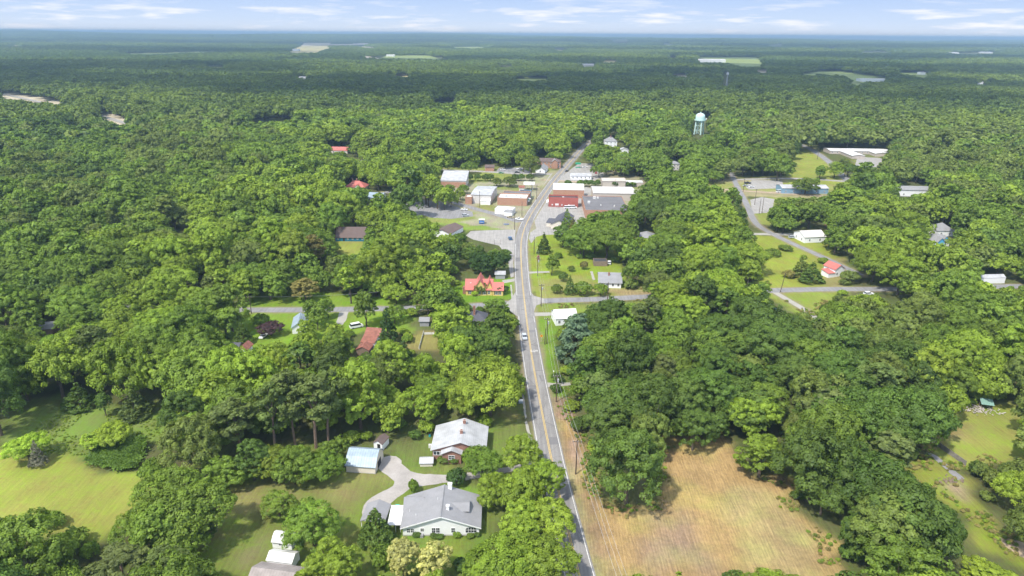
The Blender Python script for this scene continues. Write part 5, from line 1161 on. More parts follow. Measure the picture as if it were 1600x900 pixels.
# named trees of the photograph: kind, base pixel, R, H, tint, label, category
HERO = [
 ('broad', 978, 786, 10.0, 22, 'dark', 'huge dark green oak standing alone at the left end of the straw field', 'tree'),
 ('broad', 437, 806, 4.6, 6.5, 'mid', 'low rounded fruit tree alone on the mown lawn behind the white storage shed', 'tree'),
 ('broad', 492, 852, 6.9, 11.5, 'mid', 'wide oak overhanging the white storage shed on the lawn', 'tree'),
 ('broad', 518, 914, 7.2, 12.5, 'bright', 'bright green tree in front of the oak by the storage sheds', 'tree'),
 ('conifer', 590, 850, 5.0, 10.5, 'dark', 'dark glossy magnolia beside the grey carport roof', 'tree'),
 ('upright', 632, 900, 3.9, 10.5, 'cream', 'left one of two cream-blossomed trees in front of the white farmhouse', 'tree'),
 ('upright', 677, 902, 3.7, 9.5, 'cream', 'right one of two blossoming trees in front of the white farmhouse', 'tree'),
 ('bush', 600, 884, 3.2, 5, 'mid', 'green bush left of the cream-blossomed trees', 'bush'),
 ('broad', 753, 744, 5.0, 9.5, 'mid', 'leafy tree covering the right front corner of the brick house', 'tree'),
 ('bush', 713, 757, 2.6, 4.8, 'deep', 'small dark tree by the gravel drive behind the farmhouse chimney', 'tree'),
 ('bush', 647, 768, 1.5, 3.6, 'mid', 'thin sapling on the grass between the gravel drive and grey roof', 'tree'),
 ('bush', 692, 724, 1.6, 2.2, 'dark', 'round clipped shrub against the brick house wall', 'bush'),
 ('bush', 709, 722, 1.5, 1.8, 'dark', 'lower clipped shrub at the brick house corner', 'bush'),
 ('bush', 721, 889, 2.0, 2.4, 'deep', 'dark spiky shrub in a bare ring on the farmhouse front lawn', 'bush'),
 ('bush', 678, 840, 0.88, 1.08, 'dark', 'left round shrub under the paired windows of the white farmhouse', 'bush'),
 ('bush', 687, 841, 0.96, 1.08, 'dark', 'second round shrub under the paired windows of the white farmhouse', 'bush'),
 ('bush', 714, 839, 0.96, 1.37, 'mid', 'taller shrub under the single window of the white farmhouse', 'bush'),
 ('bush', 735, 840, 0.88, 1.15, 'mid', 'shrub under the arched porch opening of the white farmhouse', 'bush'),
 ('bush', 745, 837, 0.88, 1.15, 'dark', 'shrub at the right front corner of the white farmhouse', 'bush'),
 ('bush', 651, 838, 1.04, 1.30, 'dark', 'shrub beside the air conditioner at the white farmhouse wall', 'bush'),
 ('broad', 46, 719, 4.6, 9, 'lime', 'pale lime-green tree standing alone at the left field edge', 'tree'),
 ('conifer', 62, 728, 2.4, 8.5, 'grey', 'ivy-grey dying conifer in front of the lime-green field tree', 'tree'),
 ('broad', 181, 697, 4.6, 8.5, 'lime', 'round lime-green tree in the middle of the long grass', 'tree'),
 ('upright', 147, 706, 2.5, 6.5, 'lime', 'small lime-green tree left of the vine-covered patch', 'tree'),
 ('conifer', 126, 637, 5.0, 9.5, 'dark', 'dark bushy conifer at the back of the left field', 'tree'),
 ('upright', 166, 650, 2.5, 8.5, 'dark', 'slim dark tree at the back of the left field', 'tree'),
 ('conifer', 214, 651, 5.2, 10.5, 'pine', 'grey-green pointed conifer at the back of the left field', 'tree'),
 ('broad', 268, 668, 5.2, 9, 'dark', 'dark tree at the right end of the left field', 'tree'),
 ('bush', 283, 672, 3.4, 6, 'lime', 'lime-green tree in front of the dark one at the left field end', 'tree'),
 ('broad', 424, 524, 4.4, 6.5, 'plum', 'purple-leaved plum tree on the lawn below the side street', 'tree'),
 ('conifer', 381, 536, 4.2, 9.5, 'dark', 'round-topped dark conifer left of the purple plum tree', 'tree'),
 ('bush', 408, 507, 3.4, 4.5, 'mid', 'green shrub behind the purple plum tree', 'bush'),
 ('upright', 573, 511, 4.6, 17, 'mid', 'tall upright tree beside the side street above the red barn', 'tree'),
 ('conifer', 600, 560, 4.8, 12, 'dark', 'dark conifer right of the red-roofed barn', 'tree'),
 ('conifer', 630, 573, 5.0, 11, 'deep', 'blackish conifer in front of the fenced back yard', 'tree'),
 ('conifer', 606, 533, 4.4, 15, 'deep', 'tall dark conifer between the red barn and the fenced yard', 'tree'),
 ('cedar', 897, 566, 9.3, 20, 'blue', 'large blue-green cedar covering the white cottage by the crossroads', 'tree'),
 ('upright', 862, 430, 3.3, 11.5, 'mid', 'slim tree beside the short drive on the corner lawn', 'tree'),
 ('conifer', 850, 396, 3.6, 13, 'dark', 'dark upright conifer behind the brown roadside hut', 'tree'),
 ('bush', 870, 458, 2.5, 4.5, 'mid', 'round green bush on the corner lawn nearest the crossroads', 'bush'),
 ('conifer', 891, 460, 3.0, 10, 'dark', 'pointed dark conifer on the corner lawn', 'tree'),
 ('bush', 911, 461, 4.2, 6.5, 'mid', 'wide green bush right of the pointed conifer on the corner lawn', 'bush'),
 ('bush', 938, 462, 3.3, 6, 'bright', 'round bright tree in front of the grey-roofed cottage', 'tree'),
 ('bush', 880, 440, 2.2, 5, 'dark', 'thin bush behind the round one on the corner lawn', 'bush'),
 ('bush', 892, 424, 1.8, 3, 'olive', 'small shrub at the middle of the corner lawn', 'bush'),
 ('bush', 912, 421, 2.0, 4.5, 'brown', 'reddish-brown shrub near the grey-roofed cottage', 'bush'),
 ('conifer', 896, 366, 4.0, 11, 'brown', 'browning half-dead conifer behind the cream gabled house', 'tree'),
 ('conifer', 886, 361, 4.2, 15, 'mid', 'tall pointed green conifer at the cream gabled house', 'tree'),
 ('conifer', 1267, 441, 5.8, 11, 'dark', 'broad dark conifer on the lawn above the right-hand street', 'tree'),
 ('conifer', 1251, 433, 5.0, 12, 'olive', 'olive-brown conifer behind the broad dark one on the right lawn', 'tree'),
 ('bush', 1232, 434, 3.0, 4, 'brown', 'pinkish-brown bush on the right lawn', 'bush'),
 ('bush', 1207, 399, 4.2, 3.5, 'mid', 'low bush heap on the right lawn beside the upper road', 'bush'),
 ('bush', 1227, 391, 3.6, 3, 'mid', 'second low bush on the right lawn nearest the upper road', 'bush'),
 ('broad', 1257, 304, 9.0, 13.5, 'mid', 'spreading tree in front of the blue-walled depot', 'tree'),
 ('broad', 1280, 279, 6.5, 13, 'mid', 'tree on the grass before the long white school roofs', 'tree'),
 ('broad', 1303, 278, 8.5, 15, 'bright', 'bright green tree beside the school road', 'tree'),
 ('broad', 1324, 276, 7.5, 13, 'dark', 'dark tree at the edge of the school lot', 'tree'),
 ('broad', 771, 491, 5.2, 7.5, 'mid', 'spreading tree at the crossroads in front of the red-roofed yellow house', 'tree'),
 ('bush', 753, 459, 3.4, 5.5, 'olive', 'ragged olive tree at the front wall of the red-roofed yellow house', 'tree'),
 ('bush', 784, 459, 2.9, 4.2, 'deep', 'round dark bush at the right corner of the yellow house', 'bush'),
 ('bush', 742, 462, 1.6, 2.4, 'lime', 'pale shrub under the yellow house windows', 'bush'),
 ('pine', 430, 705, 5.0, 23, 'pine', 'tall pine with a bare leaning trunk left of the pine clump', 'pine'),
 ('pine', 462, 700, 6.0, 25, 'pine', 'tallest grey-green pine in the clump left of the blue-roofed barn', 'pine'),
 ('pine', 494, 700, 6.2, 25, 'pine', 'wide grey-green pine nearest the blue-roofed barn', 'pine'),
 ('pine', 513, 693, 5.6, 24, 'pine', 'pine at the right of the clump behind the blue-roofed barn', 'pine'),
 ('pine', 378, 712, 7.0, 19, 'pine', 'low spreading pine with bare limbs in the left wood', 'pine'),
 ('pine', 1005, 540, 6, 21, 'pine', 'open pine with a visible trunk right of the blue-green cedar', 'pine'),
 ('pine', 495, 425, 7, 20, 'brown', 'broad brownish tree above the side street at the left', 'tree'),
 ('broad', 478, 470, 7.5, 10, 'brown', 'brown-tinged oak beside the side street', 'tree'),
 ('broad', 772, 428, 8.5, 12.5, 'deep', 'dark magnolia beside the main road behind the red-roofed house', 'tree'),
 ('broad', 748, 424, 6.5, 12.5, 'deep', 'dark tree behind the red-roofed yellow house', 'tree'),
 ('broad', 1185, 745, 7.5, 12, 'bright', 'bright yellow-green tree at the inner corner of the straw field', 'tree'),
 ('broad', 1560, 935, 8.0, 8, 'lime', 'pale yellow-green tree crown at the bottom right corner', 'tree'),
 ('broad', 815, 738, 5.5, 11.5, 'bright', 'leafy roadside tree left of the main road beside the brick house grass', 'tree'),
 ('broad', 851, 778, 5.3, 11, 'bright', 'tree of the roadside row reaching over the main road edge opposite the lone pole', 'tree'),
 ('broad', 814, 795, 6.2, 11.5, 'bright', 'broad tree of the roadside row at the mouth of the gravel drive', 'tree'),
 ('broad', 858, 838, 5.2, 11, 'bright', 'roadside tree leaning over the main road opposite the straw field', 'tree'),
 ('broad', 812, 853, 7.0, 12.5, 'bright', 'widest tree of the roadside row right of the farmhouse', 'tree'),
 ('broad', 846, 908, 6.3, 12, 'bright', 'roadside tree at the bottom edge nearest the main road', 'tree'),
 ('broad', 788, 915, 7.5, 12.5, 'bright', 'bright tree at the bottom edge right of the farmhouse front lawn', 'tree'),
 ('broad', 772, 790, 4.6, 9.5, 'bright', 'smaller tree right of the farmhouse back corner', 'tree'),
 ('broad', 462, 756, 5.6, 11.5, 'mid', 'rounded tree at the lawn edge in front of the tall pines', 'tree'),
 ('broad', 503, 752, 5.2, 10, 'mid', 'leafy tree left of the blue-roofed barn at the lawn edge', 'tree'),
 ('broad', 398, 750, 6.2, 11.5, 'dark', 'dark tree at the left end of the lawn edge below the pines', 'tree'),
 ('broad', 350, 765, 6.0, 11, 'mid', 'tree at the upper left corner of the long lawn', 'tree'),
 ('broad', 523, 728, 4.6, 10.5, 'mid', 'tree touching the left end of the blue-roofed barn', 'tree'),
 ('broad', 428, 748, 5, 10, 'bright', 'bright tree under the leaning pine at the lawn edge', 'tree'),
 ('bush', 871, 597, 2.1, 3.4, 'dark', 'dark roadside bush above the concrete drive', 'bush'),
 ('bush', 868, 612, 1.8, 2.8, 'dark', 'dark roadside bush below the concrete drive', 'bush'),
 ('bush', 904, 673, 2.5, 4.5, 'dark', 'bush at the edge of the wood behind the lone oak', 'bush'),
]
for i, x in enumerate((734, 746.5, 758.5, 766, 806, 813.5, 828)): HERO.append(('bush', x, 283-.4*(i > 3), 3.0, 6, 'dark', 'clipped crape myrtle, %s of the row along the railway strip left of the main road' % ('first second third fourth fifth sixth last'.split()[i]), 'bush'))
HERO += [('broad', 776, 291, 5.0, 7.5, 'olive', 'olive tree in front of the railway-strip row, above the brick shop roof', 'tree'), ('broad', 797, 292, 6.0, 8.5, 'olive', 'larger olive tree behind the brick shop roof', 'tree'), ('broad', 830, 276, 9, 17, 'olive', 'tall olive tree left of the main road before the two-storey brick house', 'tree')]
for i, x in enumerate((887.5, 906.5, 915.5, 924.5, 933, 960, 979.5, 988)): HERO.append(('bush', x, 291.5+.3*(i > 4), 2.9, 5.4 if i < 6 else 4, 'dark', 'round crape myrtle, %s of the row behind the brick stores' % ('first second third fourth fifth sixth seventh last'.split()[i]), 'bush'))
HERO_XY = []
for kind, px, py, R, H, tint, label, cat in HERO:
    x, y, _ = at(px, py); o = tree(kind, x, y, R, H, tint); put(o, label, cat)
    if 'crape' in label: put(o, group='crape myrtles along the railway strip')
    HERO_XY.append((x, y, R*(.4 if kind == 'pine' else 1)))
HERO_XY = np.array(HERO_XY)

# ------------------------------------------------------------------ the woods
CTRL = [(100,300,'olive'),(250,330,'mid'),(250,420,'bright'),(60,400,'mid'),(60,480,'mid'),(300,440,'bright'),(200,520,'bright'),(330,500,'mid'),(430,560,'bright'),(600,600,'bright'),(720,590,'bright'),(780,520,'dark'),(720,560,'bright'),(640,480,'mid'),(460,430,'mid'),(600,400,'bright'),(680,400,'bright'),(770,400,'dark'),(560,350,'mid'),(600,270,'bright'),(480,300,'bright'),(420,250,'mid'),(250,220,'olive'),(100,220,'dark'),(760,230,'bright'),(960,370,'mid'),(1020,440,'bright'),(1130,420,'bright'),(940,620,'dark'),(1050,600,'dark'),(1200,560,'dark'),(1300,640,'dark'),(1050,550,'mid'),(1350,780,'dark'),(1450,850,'dark'),(1190,690,'bright'),(1500,560,'bright'),(1400,510,'olive'),(1560,500,'mid'),(1350,420,'bright'),(1450,400,'bright'),(1050,320,'mid'),(1100,250,'mid'),(1250,220,'olive'),(1500,250,'olive'),(1550,780,'olive'),(1560,890,'bright'),(60,850,'mid'),(250,790,'mid'),(200,870,'mid'),(300,700,'mid'),(820,700,'bright'),(800,850,'bright'),(60,600,'mid'),(150,260,'mid'),(350,370,'bright'),(500,380,'mid'),(900,260,'mid'),(1130,560,'dark'),(1400,620,'dark'),(880,190,'bright'),(700,210,'mid'),(1300,330,'mid'),(1550,350,'mid')]
cxy = np.array([(a, b) for a, b, _ in CTRL]); ckey = [k for _, _, k in CTRL]
def pick_tint(px, py):
    u = random.random()
    if u < .06: return 'olive'
    if u < .10: return 'dark'
    if u < .17: return 'mid'
    d = np.hypot(cxy[:, 0]-px, (cxy[:, 1]-py)*1.5)+random.uniform(0, 5)
    i = np.argsort(d)[:3]; w = 1/(d[i]+15)**2; w /= w.sum()
    return ckey[i[np.searchsorted(np.cumsum(w), random.random()*.9999)]]
ang16 = np.linspace(0, 2*math.pi, 16, endpoint=False)
def hits(x, y, R, H, zlow=.16):
    """share of each crown's outline that would cover something the photograph shows open"""
    f = np.zeros(x.shape)
    for a in ang16:
        px, py = proj(np.stack([x+np.cos(a)*R*.92, y, H*((1+zlow)/2)+np.sin(a)*H*(1-zlow)/2*.95], -1)); f += mask_at(px, py)
    for q in (.35, .65, .92):
        px, py = proj(np.stack([x, y, H*q], -1)); f += mask_at(px, py)
    return f/19
KEY = []
for _p in CLEAR:
    ax = 0.5*abs(sum(_p[i][0]*_p[(i+1) % len(_p)][1]-_p[(i+1) % len(_p)][0]*_p[i][1] for i in range(len(_p))))
    if ax > 20000: continue
    xs = [q[0] for q in _p]; ys = [q[1] for q in _p]
    gx_, gy_ = np.meshgrid(np.linspace(min(xs), max(xs), 9)[1:-1], np.linspace(min(ys), max(ys), 7)[1:-1])
    k = poly_mask(_p, gx_, gy_); KEY += list(zip(gx_[k], gy_[k]))
KEY = np.array(KEY)
def covers(x, y, R, H):
    """number of key points of small openings (roofs, drives) behind each crown"""
    px, py = proj(np.stack([x, y, H*.55], -1)); d = np.sqrt(x**2+y**2+(H_CAM-H*.5)**2)
    rx = R/d*F_PX*.95+1; ry = np.sqrt((H*.45*y/d)**2+(R*H_CAM/d)**2)/d*F_PX*.95+1
    n = np.zeros(x.shape, int)
    for kx, ky in KEY: n += ((px-kx)/rx)**2+((py-ky)/ry)**2 < 1
    return n
def free(x, y, R):
    ok = np.ones(x.shape, bool)
    for line, w in DRIVE: ok &= dist_poly(x, y, line) > w/2+1.5+R*.12
    for hx, hy, hr in HERO_XY: ok &= np.hypot(x-hx, y-hy) > (hr+R)*.80
    bpx, bpy_ = proj(np.stack([x, y, np.zeros_like(x)], -1)); ok &= ~((bpx < 0) & (bpx > -420) & (bpy_ > 655) & (bpy_ < 860))   # the mown field runs on past the left edge
    for bx, by, br in BUILD_XY: ok &= np.hypot(x-bx, y-by) > br+R*.5
    return ok
def jitter_grid(y0, y1, s, margin):
    ys = np.arange(y0, y1, s*.87); X = []; Y = []
    for k, y in enumerate(ys):
        hw = .79*math.hypot(y*.94, 41)+margin
        xs = np.arange(-hw, hw, s)+(k % 2)*s/2
        X.append(xs); Y.append(np.full(xs.shape, y))
    X = np.concatenate(X); Y = np.concatenate(Y)
    return X+rng.uniform(-.34, .34, X.shape)*s, Y+rng.uniform(-.34, .34, Y.shape)*s
WX, WY, WR, WH = [], [], [], []; BX, BY, BR, BH = [], [], [], []
for y0, y1, s in ((88, 330, 11.2), (330, 700, 12.8), (700, 1400, 14.5), (1400, 2700, 17)):
    x, y = jitter_grid(y0, y1, s, 30)
    R = s*(.46+.46*rng.random(x.shape)**1.2); H = np.clip(R*rng.uniform(1.75, 2.3, x.shape)+1, 8, 24)*(1 if y0 < 1400 else .8)
    lowered = vnoise(x, y, 45, 5); H *= .78+.4*lowered
    fr = free(x, y, R) if y1 <= 1400 else np.ones(x.shape, bool)
    h = hits(x, y, R, H); ok = fr & (h < .08); kc = covers(x, y, R, H); ok &= kc == 0
    for c, v in ((WX, x), (WY, y), (WR, R), (WH, H)): c.append(v[ok])
    # a smaller tree where the big one would cover the clearing, then a bush
    rest = fr & ~ok; 
    for sc, lim in ((.66, .07), (.36, .05)):
        r2 = R[rest]*sc; h2 = H[rest]*sc*1.0; x2 = x[rest]; y2 = y[rest]; k = (hits(x2, y2, r2, h2) < lim) & (covers(x2, y2, r2, h2) == 0)
        tgt = ((WX, x2), (WY, y2), (WR, r2), (WH, h2)) if sc > .5 else ((BX, x2), (BY, y2), (BR, r2), (BH, h2*.85))
        if y0 >= 700 and sc < .5: break
        for c, v in tgt: c.append(v[k])
        ii = np.where(rest)[0]; rest = rest.copy(); rest[ii[k]] = False
# bushes filling the skirts of the near woods
x, y = jitter_grid(95, 380, 6.2, 10); R = rng.uniform(1.6, 3.0, x.shape); H = R*rng.uniform(1.1, 1.6, x.shape)
wx, wy, wr = np.concatenate(WX), np.concatenate(WY), np.concatenate(WR)
near = np.zeros(x.shape, bool); px, py = proj(np.stack([x, y, np.zeros_like(x)], -1))
edge = np.zeros(x.shape)
for a in ang16: edge += mask_at(*proj(np.stack([x+np.cos(a)*7, y+np.sin(a)*7, np.zeros_like(x)], -1)))
sel = ~((px < 290) & (py > 610) & (py < 725)) & (px > 10) & (px < 1590) & (py < 880) & (edge > 1) & (edge < 13) & (hits(x, y, R, H) < .06) & free(x, y, R) & (rng.random(x.shape) < .55)
BX.append(x[sel]); BY.append(y[sel]); BR.append(R[sel]); BH.append(H[sel])
# vines smothering a patch of the left field
r = np.random.default_rng(5); g = KUDZU; xs = [q[0] for q in g]; ys = [q[1] for q in g]
X = r.uniform(min(xs), max(xs), 16000); Y = r.uniform(min(ys), max(ys), 16000); k = poly_mask(g, X, Y); X = X[k]; Y = Y[k]
X = X+r.normal(0, .7, X.shape); Y = Y+r.normal(0, .7, Y.shape)
Z = .1+1.3*vnoise(X, Y, 3.0, 41)*vnoise(X, Y, 9, 42)*3.0+r.uniform(0, .25, X.shape)
Nn = unit(r.normal(0, .75, (len(X), 3))+np.array((0, 0, 1)))
kd = link('vine_cover', quads_mesh('vine_cover', np.stack([X, Y, Z], 1), Nn, .36*r.uniform(.6, 1.3, len(X)), LM, r.random(len(X))))
kd.color = (.12, .20, .03, 1); put(kd, 'green vines smothering a low patch at the edge of the left field', 'vines', kind='stuff')
WX, WY, WR, WH = map(np.concatenate, (WX, WY, WR, WH)); BX, BY, BR, BH = map(np.concatenate, (BX, BY, BR, BH))
WPX, WPY = proj(np.stack([WX, WY, WH*.6], -1)); BPX, BPY = proj(np.stack([BX, BY, BH*.5], -1))
print('woods', len(WX), 'bushes', len(BX))
def size_rank(X, Y, R, px, py):
    d = np.sqrt(X**2+Y**2+118**2); s = R/d
    inside = (px > -R/d*1000) & (px < 1600+R/d*1000) & (py < 900+R/d*1000) & (py > 40)
    return np.where(inside, s, 0)
ws = size_rank(WX, WY, WR, WPX, WPY); wtop = np.argsort(-ws)[:300-sum(1 for h in HERO if h[0] == 'broad')]
bs = size_rank(BX, BY, BR, BPX, BPY); btop = np.argsort(-bs)[:150]
LANDZ = [  # photo pixel, wording of the place
 (60, 870, 'at bottom left photo corner'), (230, 800, 'between mown field and lawn'), (330, 690, 'in wood right of the left field'),
 (60, 620, 'at left photo edge behind the field'), (210, 600, 'behind the long-grass field'), (420, 620, 'around the tall pines'), (470, 720, 'left of the blue-roofed barn'),
 (620, 620, 'behind the blue-roofed barn'), (720, 620, 'behind the brick house'), (700, 530, 'left of the crossroads'), (450, 560, 'below the purple plum tree'),
 (280, 540, 'left of the purple plum tree'), (120, 540, 'at far left above the field'), (620, 460, 'above the left side street'), (690, 400, 'behind the red-roofed house'), (330, 440, 'left above the side street'),
 (770, 720, 'between brick house and main road'), (830, 770, 'overhanging the main road'), (780, 860, 'right of the white farmhouse'), (540, 880, 'near the storage sheds'),
 (950, 580, 'along the road below the cedar'), (1000, 500, 'right of the blue-green cedar'), (1060, 650, 'behind the straw field'), (1150, 560, 'in wood above the straw field'), (1220, 660, 'right of straw field corner'),
 (1320, 560, 'in right wood below the lane'), (1300, 760, 'right of the straw field'), (1420, 840, 'at bottom right of straw field'), (1380, 660, 'left of the fenced right field'), (1500, 560, 'behind the fenced right field'),
 (1560, 780, 'below the fenced right field'), (1420, 500, 'right of the branching lane'), (1560, 480, 'at right edge below the trailer'), (1080, 430, 'right of the grey-roofed cottage'), (960, 380, 'behind the grey-roofed cottage'), (1350, 410, 'right of the right-hand lawn'), (1470, 420, 'left of the white trailer')]
LZ = np.array([(a, b) for a, b, _ in LANDZ])
TSHORT = {'bright': 'bright green', 'mid': 'green', 'dark': 'dark green', 'olive': 'olive', 'brown': 'brown', 'pine': 'grey green', 'deep': 'blackish', 'lime': 'lime'}
def ordw(k): return ['leftmost', 'second', 'third', 'fourth', 'fifth', 'sixth', 'seventh', 'eighth', 'ninth', 'tenth'][k]+('' if k == 0 else ' from left')
ROWW = ['nearest row', 'second row', 'third row', 'fourth row', 'fifth row', 'sixth row', 'seventh row', 'eighth row', 'ninth row', 'tenth row', 'eleventh row', 'twelfth row', 'thirteenth row']
def label_all(items, word, group):
    """items: dict(o, px, py (base), R, tint): one label each from its look and its place within its stand"""
    zones = {}
    for it in items:
        z = int(np.argmin((LZ[:, 0]-it['px'])**2+((LZ[:, 1]-it['py'])*1.4)**2)); zones.setdefault(z, []).append(it)
    for z, L in zones.items():
        L.sort(key=lambda i: -i['py']); rows = [L[k:k+5] for k in range(0, len(L), 5)]
        for k, row in enumerate(rows):
            row.sort(key=lambda i: i['px'])
            for n, it in enumerate(row):
                sz = it['sz']
                put(it['o'], '%s %s %s %s, %s, %s' % (sz, TSHORT[it['tint']], word, LANDZ[z][2], ordw(n), ROWW[k]), word, group)
items = []
for i in wtop:
    t = pick_tint(WPX[i], WPY[i]); t = 'olive' if t == 'brown' else t
    u = random.random(); k = 'broad' if u < .80 or WR[i] > 7.5 else 'upright' if u < .90 else 'pine' if u < .96 else 'conifer'
    if k == 'pine': t = 'pine'; WH[i] = max(15, WH[i]*1.25)
    if k == 'conifer': t = 'dark'; WR[i] *= .75
    if k == 'upright': WR[i] *= .85; WH[i] *= 1.1
    o = tree(k, WX[i], WY[i], WR[i], WH[i], t)
    bx, by = proj(np.array([WX[i], WY[i], 0.0]))
    items.append(dict(o=o, px=float(WPX[i]), py=float(by), tint=t, sz='broad' if WR[i] > 6.6 else 'medium' if WR[i] > 4.6 else 'small'))
label_all(items, 'tree', 'trees of the woods around the houses')
items = []
for i in btop:
    t = pick_tint(BPX[i], BPY[i]); t = 'dark' if t == 'brown' else t
    o = tree('bush', BX[i], BY[i], BR[i], BH[i], t)
    bx, by = proj(np.array([BX[i], BY[i], 0.0]))
    items.append(dict(o=o, px=float(BPX[i]), py=float(by), tint=t, sz='wide' if BR[i] > 2.8 else 'small'))
label_all(items, 'bush', 'bushes along the wood edges')
# ------------------------------------------------------------------ the rest of the forest: one stuff object, instances on points
LIB = []
def lib(name, me): o = bpy.data.objects.new(name, me); LIB.append(o); return len(LIB)-1
for i in range(6): lib('wood_%02d' % len(LIB), crown('stand_tree', 600+i, 8, 2.0, 16, 0, 4200, .52, LI, shape_lobes(40+i), tuft=6, tr=.46, jit=.28, extra=quadfaces(trunk_mb(70+i, 12, .45, 4, 6, 3))))
for i in range(4): lib('wood_%02d' % len(LIB), crown('far_tree', 700+i, 8, 2.0, 16, 22, 700, 1.25, LI[:1], tuft=3, tr=.62))
for i in range(2): lib('wood_%02d' % len(LIB), crown('stand_pine', 750+i, 5, 9, 22, 0, 900, .75, LI, lobes_pine(np.random.default_rng(750+i), 5, 10, 21.6), up=.5, jit=.8, squash=.6, extra=quadfaces(trunk_mb(80+i, 17, .33, 12, 4, 4, 21))))
lib('wood_%02d' % len(LIB), crown('stand_bush', 760, 3, .2, 4, 16, 500, .6, LI[:1]))
def patch(seed, S, n):
    r = np.random.default_rng(seed); P = []; Nn = []; sz = []; lv = []
    g = int(round(math.sqrt(n))); 
    for a in range(g):
        for b in range(g):
            x = (a+.5+r.uniform(-.3, .3))/g*S-S/2; y = (b+.5+r.uniform(-.3, .3))/g*S-S/2; R = S/g*r.uniform(.5, .75); H = r.uniform(11, 20)
            m = 80; d = unit(r.normal(size=(m, 3))); d[:, 2] = np.abs(d[:, 2])*1.0-.15
            lump = r.uniform(.8, 1.1, m)
            P.append(np.stack([x+d[:, 0]*R*lump, y+d[:, 1]*R*lump, H*.55+d[:, 2]*H*.45*lump], 1)); Nn.append(unit(d+r.normal(0, .45, d.shape))); sz.append(R*.24*r.uniform(.7, 1.3, m)); lv.append(np.clip(r.uniform(0, .75)+r.uniform(0, .3, m), 0, 1))
    return quads_mesh('canopy_patch', np.concatenate(P), np.concatenate(Nn), np.concatenate(sz), LI[:1], np.concatenate(lv))
PATCH = [lib('wood_%02d' % len(LIB), patch(800+i, 64, 25)) for i in range(4)]
PX, PI, PR, PS, PT = [], [], [], [], []
ta = {k: np.array(v) for k, v in TINT.items()}
used = np.zeros(len(WX), bool); used[wtop] = True
for i in np.where(~used)[0]:
    d = math.hypot(WX[i], WY[i]); pine = random.random() < .07 and WR[i] > 4
    PI.append(10+random.randrange(2) if pine else (random.randrange(6) if d < 800 else 6+random.randrange(4)))
    PX.append((WX[i], WY[i], 0)); PR.append(random.uniform(0, 6.28))
    PS.append((WR[i]/5*.8, WR[i]/5*.8, WH[i]/22*1.15) if pine else (WR[i]/8, WR[i]/8, WH[i]/16))
    if d < 1000: t = ta[pick_tint(WPX[i], WPY[i])]
    else:
        n = np.clip((vnoise(WX[i], WY[i], 260, 31)*.7+vnoise(WX[i], WY[i], 60, 32)*.3-.22)*1.8, 0, 1)
        t = ta['dark']*.8*(1-n)+ta['bright']*n*.45+ta['olive']*n*.45
    PT.append(np.array(t)*random.uniform(.82, 1.18))
usedb = np.zeros(len(BX), bool); usedb[btop] = True
for i in np.where(~usedb)[0]:
    PI.append(12); PX.append((BX[i], BY[i], 0)); PR.append(random.uniform(0, 6.28)); PS.append((BR[i]/3, BR[i]/3, BH[i]/4)); PT.append(ta[pick_tint(BPX[i], BPY[i])]*random.uniform(.85, 1.15))
def patches(y0, y1, S, sc, zs):
    x, y = jitter_grid(y0, y1, S, S)
    keep = np.ones(x.shape, bool)
    for ax, ay in ((0, 0), (-.4, 0), (.4, 0), (0, .4), (0, -.4)):
        for hz in (14*zs, 6*zs):
            keep &= ~mask_at(*proj(np.stack([x+ax*S, y+ay*S, np.full(x.shape, hz)], -1)))
    keep &= covers(x, y, np.full(x.shape, S*.62), np.full(x.shape, 15.0*zs)) == 0
    x = x[keep]; y = y[keep]; z = hills(x, y)
    n = np.clip((vnoise(x, y, 1100, 33)*.45+vnoise(x*1.0, y*.6, 330, 34)*.55-.25)*2.0, 0, 1); q = rng.random(x.shape)
    for i in range(len(x)):
        PI.append(PATCH[random.randrange(4)]); PX.append((x[i], y[i], z[i]-1)); PR.append(random.uniform(0, 6.28)); PS.append((sc, sc, zs*(.62+.62*n[i]+.35*q[i])))
        PT.append((ta['dark']*(1-n[i])*.85+ta['olive']*n[i]*.7+ta['bright']*n[i]*.3)*(.8+.4*q[i]))
# weeds on the ragged margins of the clearings
X_ = rng.uniform(-150, 150, 60000); Y_ = rng.uniform(105, 330, 60000); e_ = np.zeros(X_.shape)
for a_ in ang16[::2]: e_ += mask_at(*proj(np.stack([X_+np.cos(a_)*2.6, Y_+np.sin(a_)*2.6, np.zeros_like(X_)], -1)))
px_, py_ = proj(np.stack([X_, Y_, np.zeros_like(X_)], -1)); k_ = (px_ > 10) & (px_ < 1590) & (py_ < 885) & (e_ > 0) & (e_ < 8) & (vnoise(X_, Y_, 6, 61) > .45)
for ln, w_ in DRIVE[:3]: k_ &= dist_poly(X_, Y_, ln) > w_/2+1.0
for bx_, by_, br_ in BUILD_XY: k_ &= np.hypot(X_-bx_, Y_-by_) > br_+1
k_ &= (px_ > 872)
k2 = poly_mask([(0,690),(18,675),(40,640),(100,626),(150,645),(250,655),(250,680),(225,695),(140,712),(75,710),(20,705)], px_, py_) & (vnoise(X_, Y_, 7, 62) > .42)
for i in np.concatenate([np.where(k_)[0][:1100], np.where(k2)[0][:550]]):
    q = random.uniform(.07, .20)*(1 if px_[i] > 800 else .6); PI.append(12); PX.append((X_[i], Y_[i], 0)); PR.append(random.uniform(0, 6.28)); PS.append((q, q, q*random.uniform(.6, 1.3))); PT.append((np.array((.30, .26, .09)) if random.random() < .5 and px_[i] > 800 else ta[random.choice(('olive', 'bright', 'mid'))] if px_[i] > 800 else ta['lime']*.75)*random.uniform(.8, 1.2))
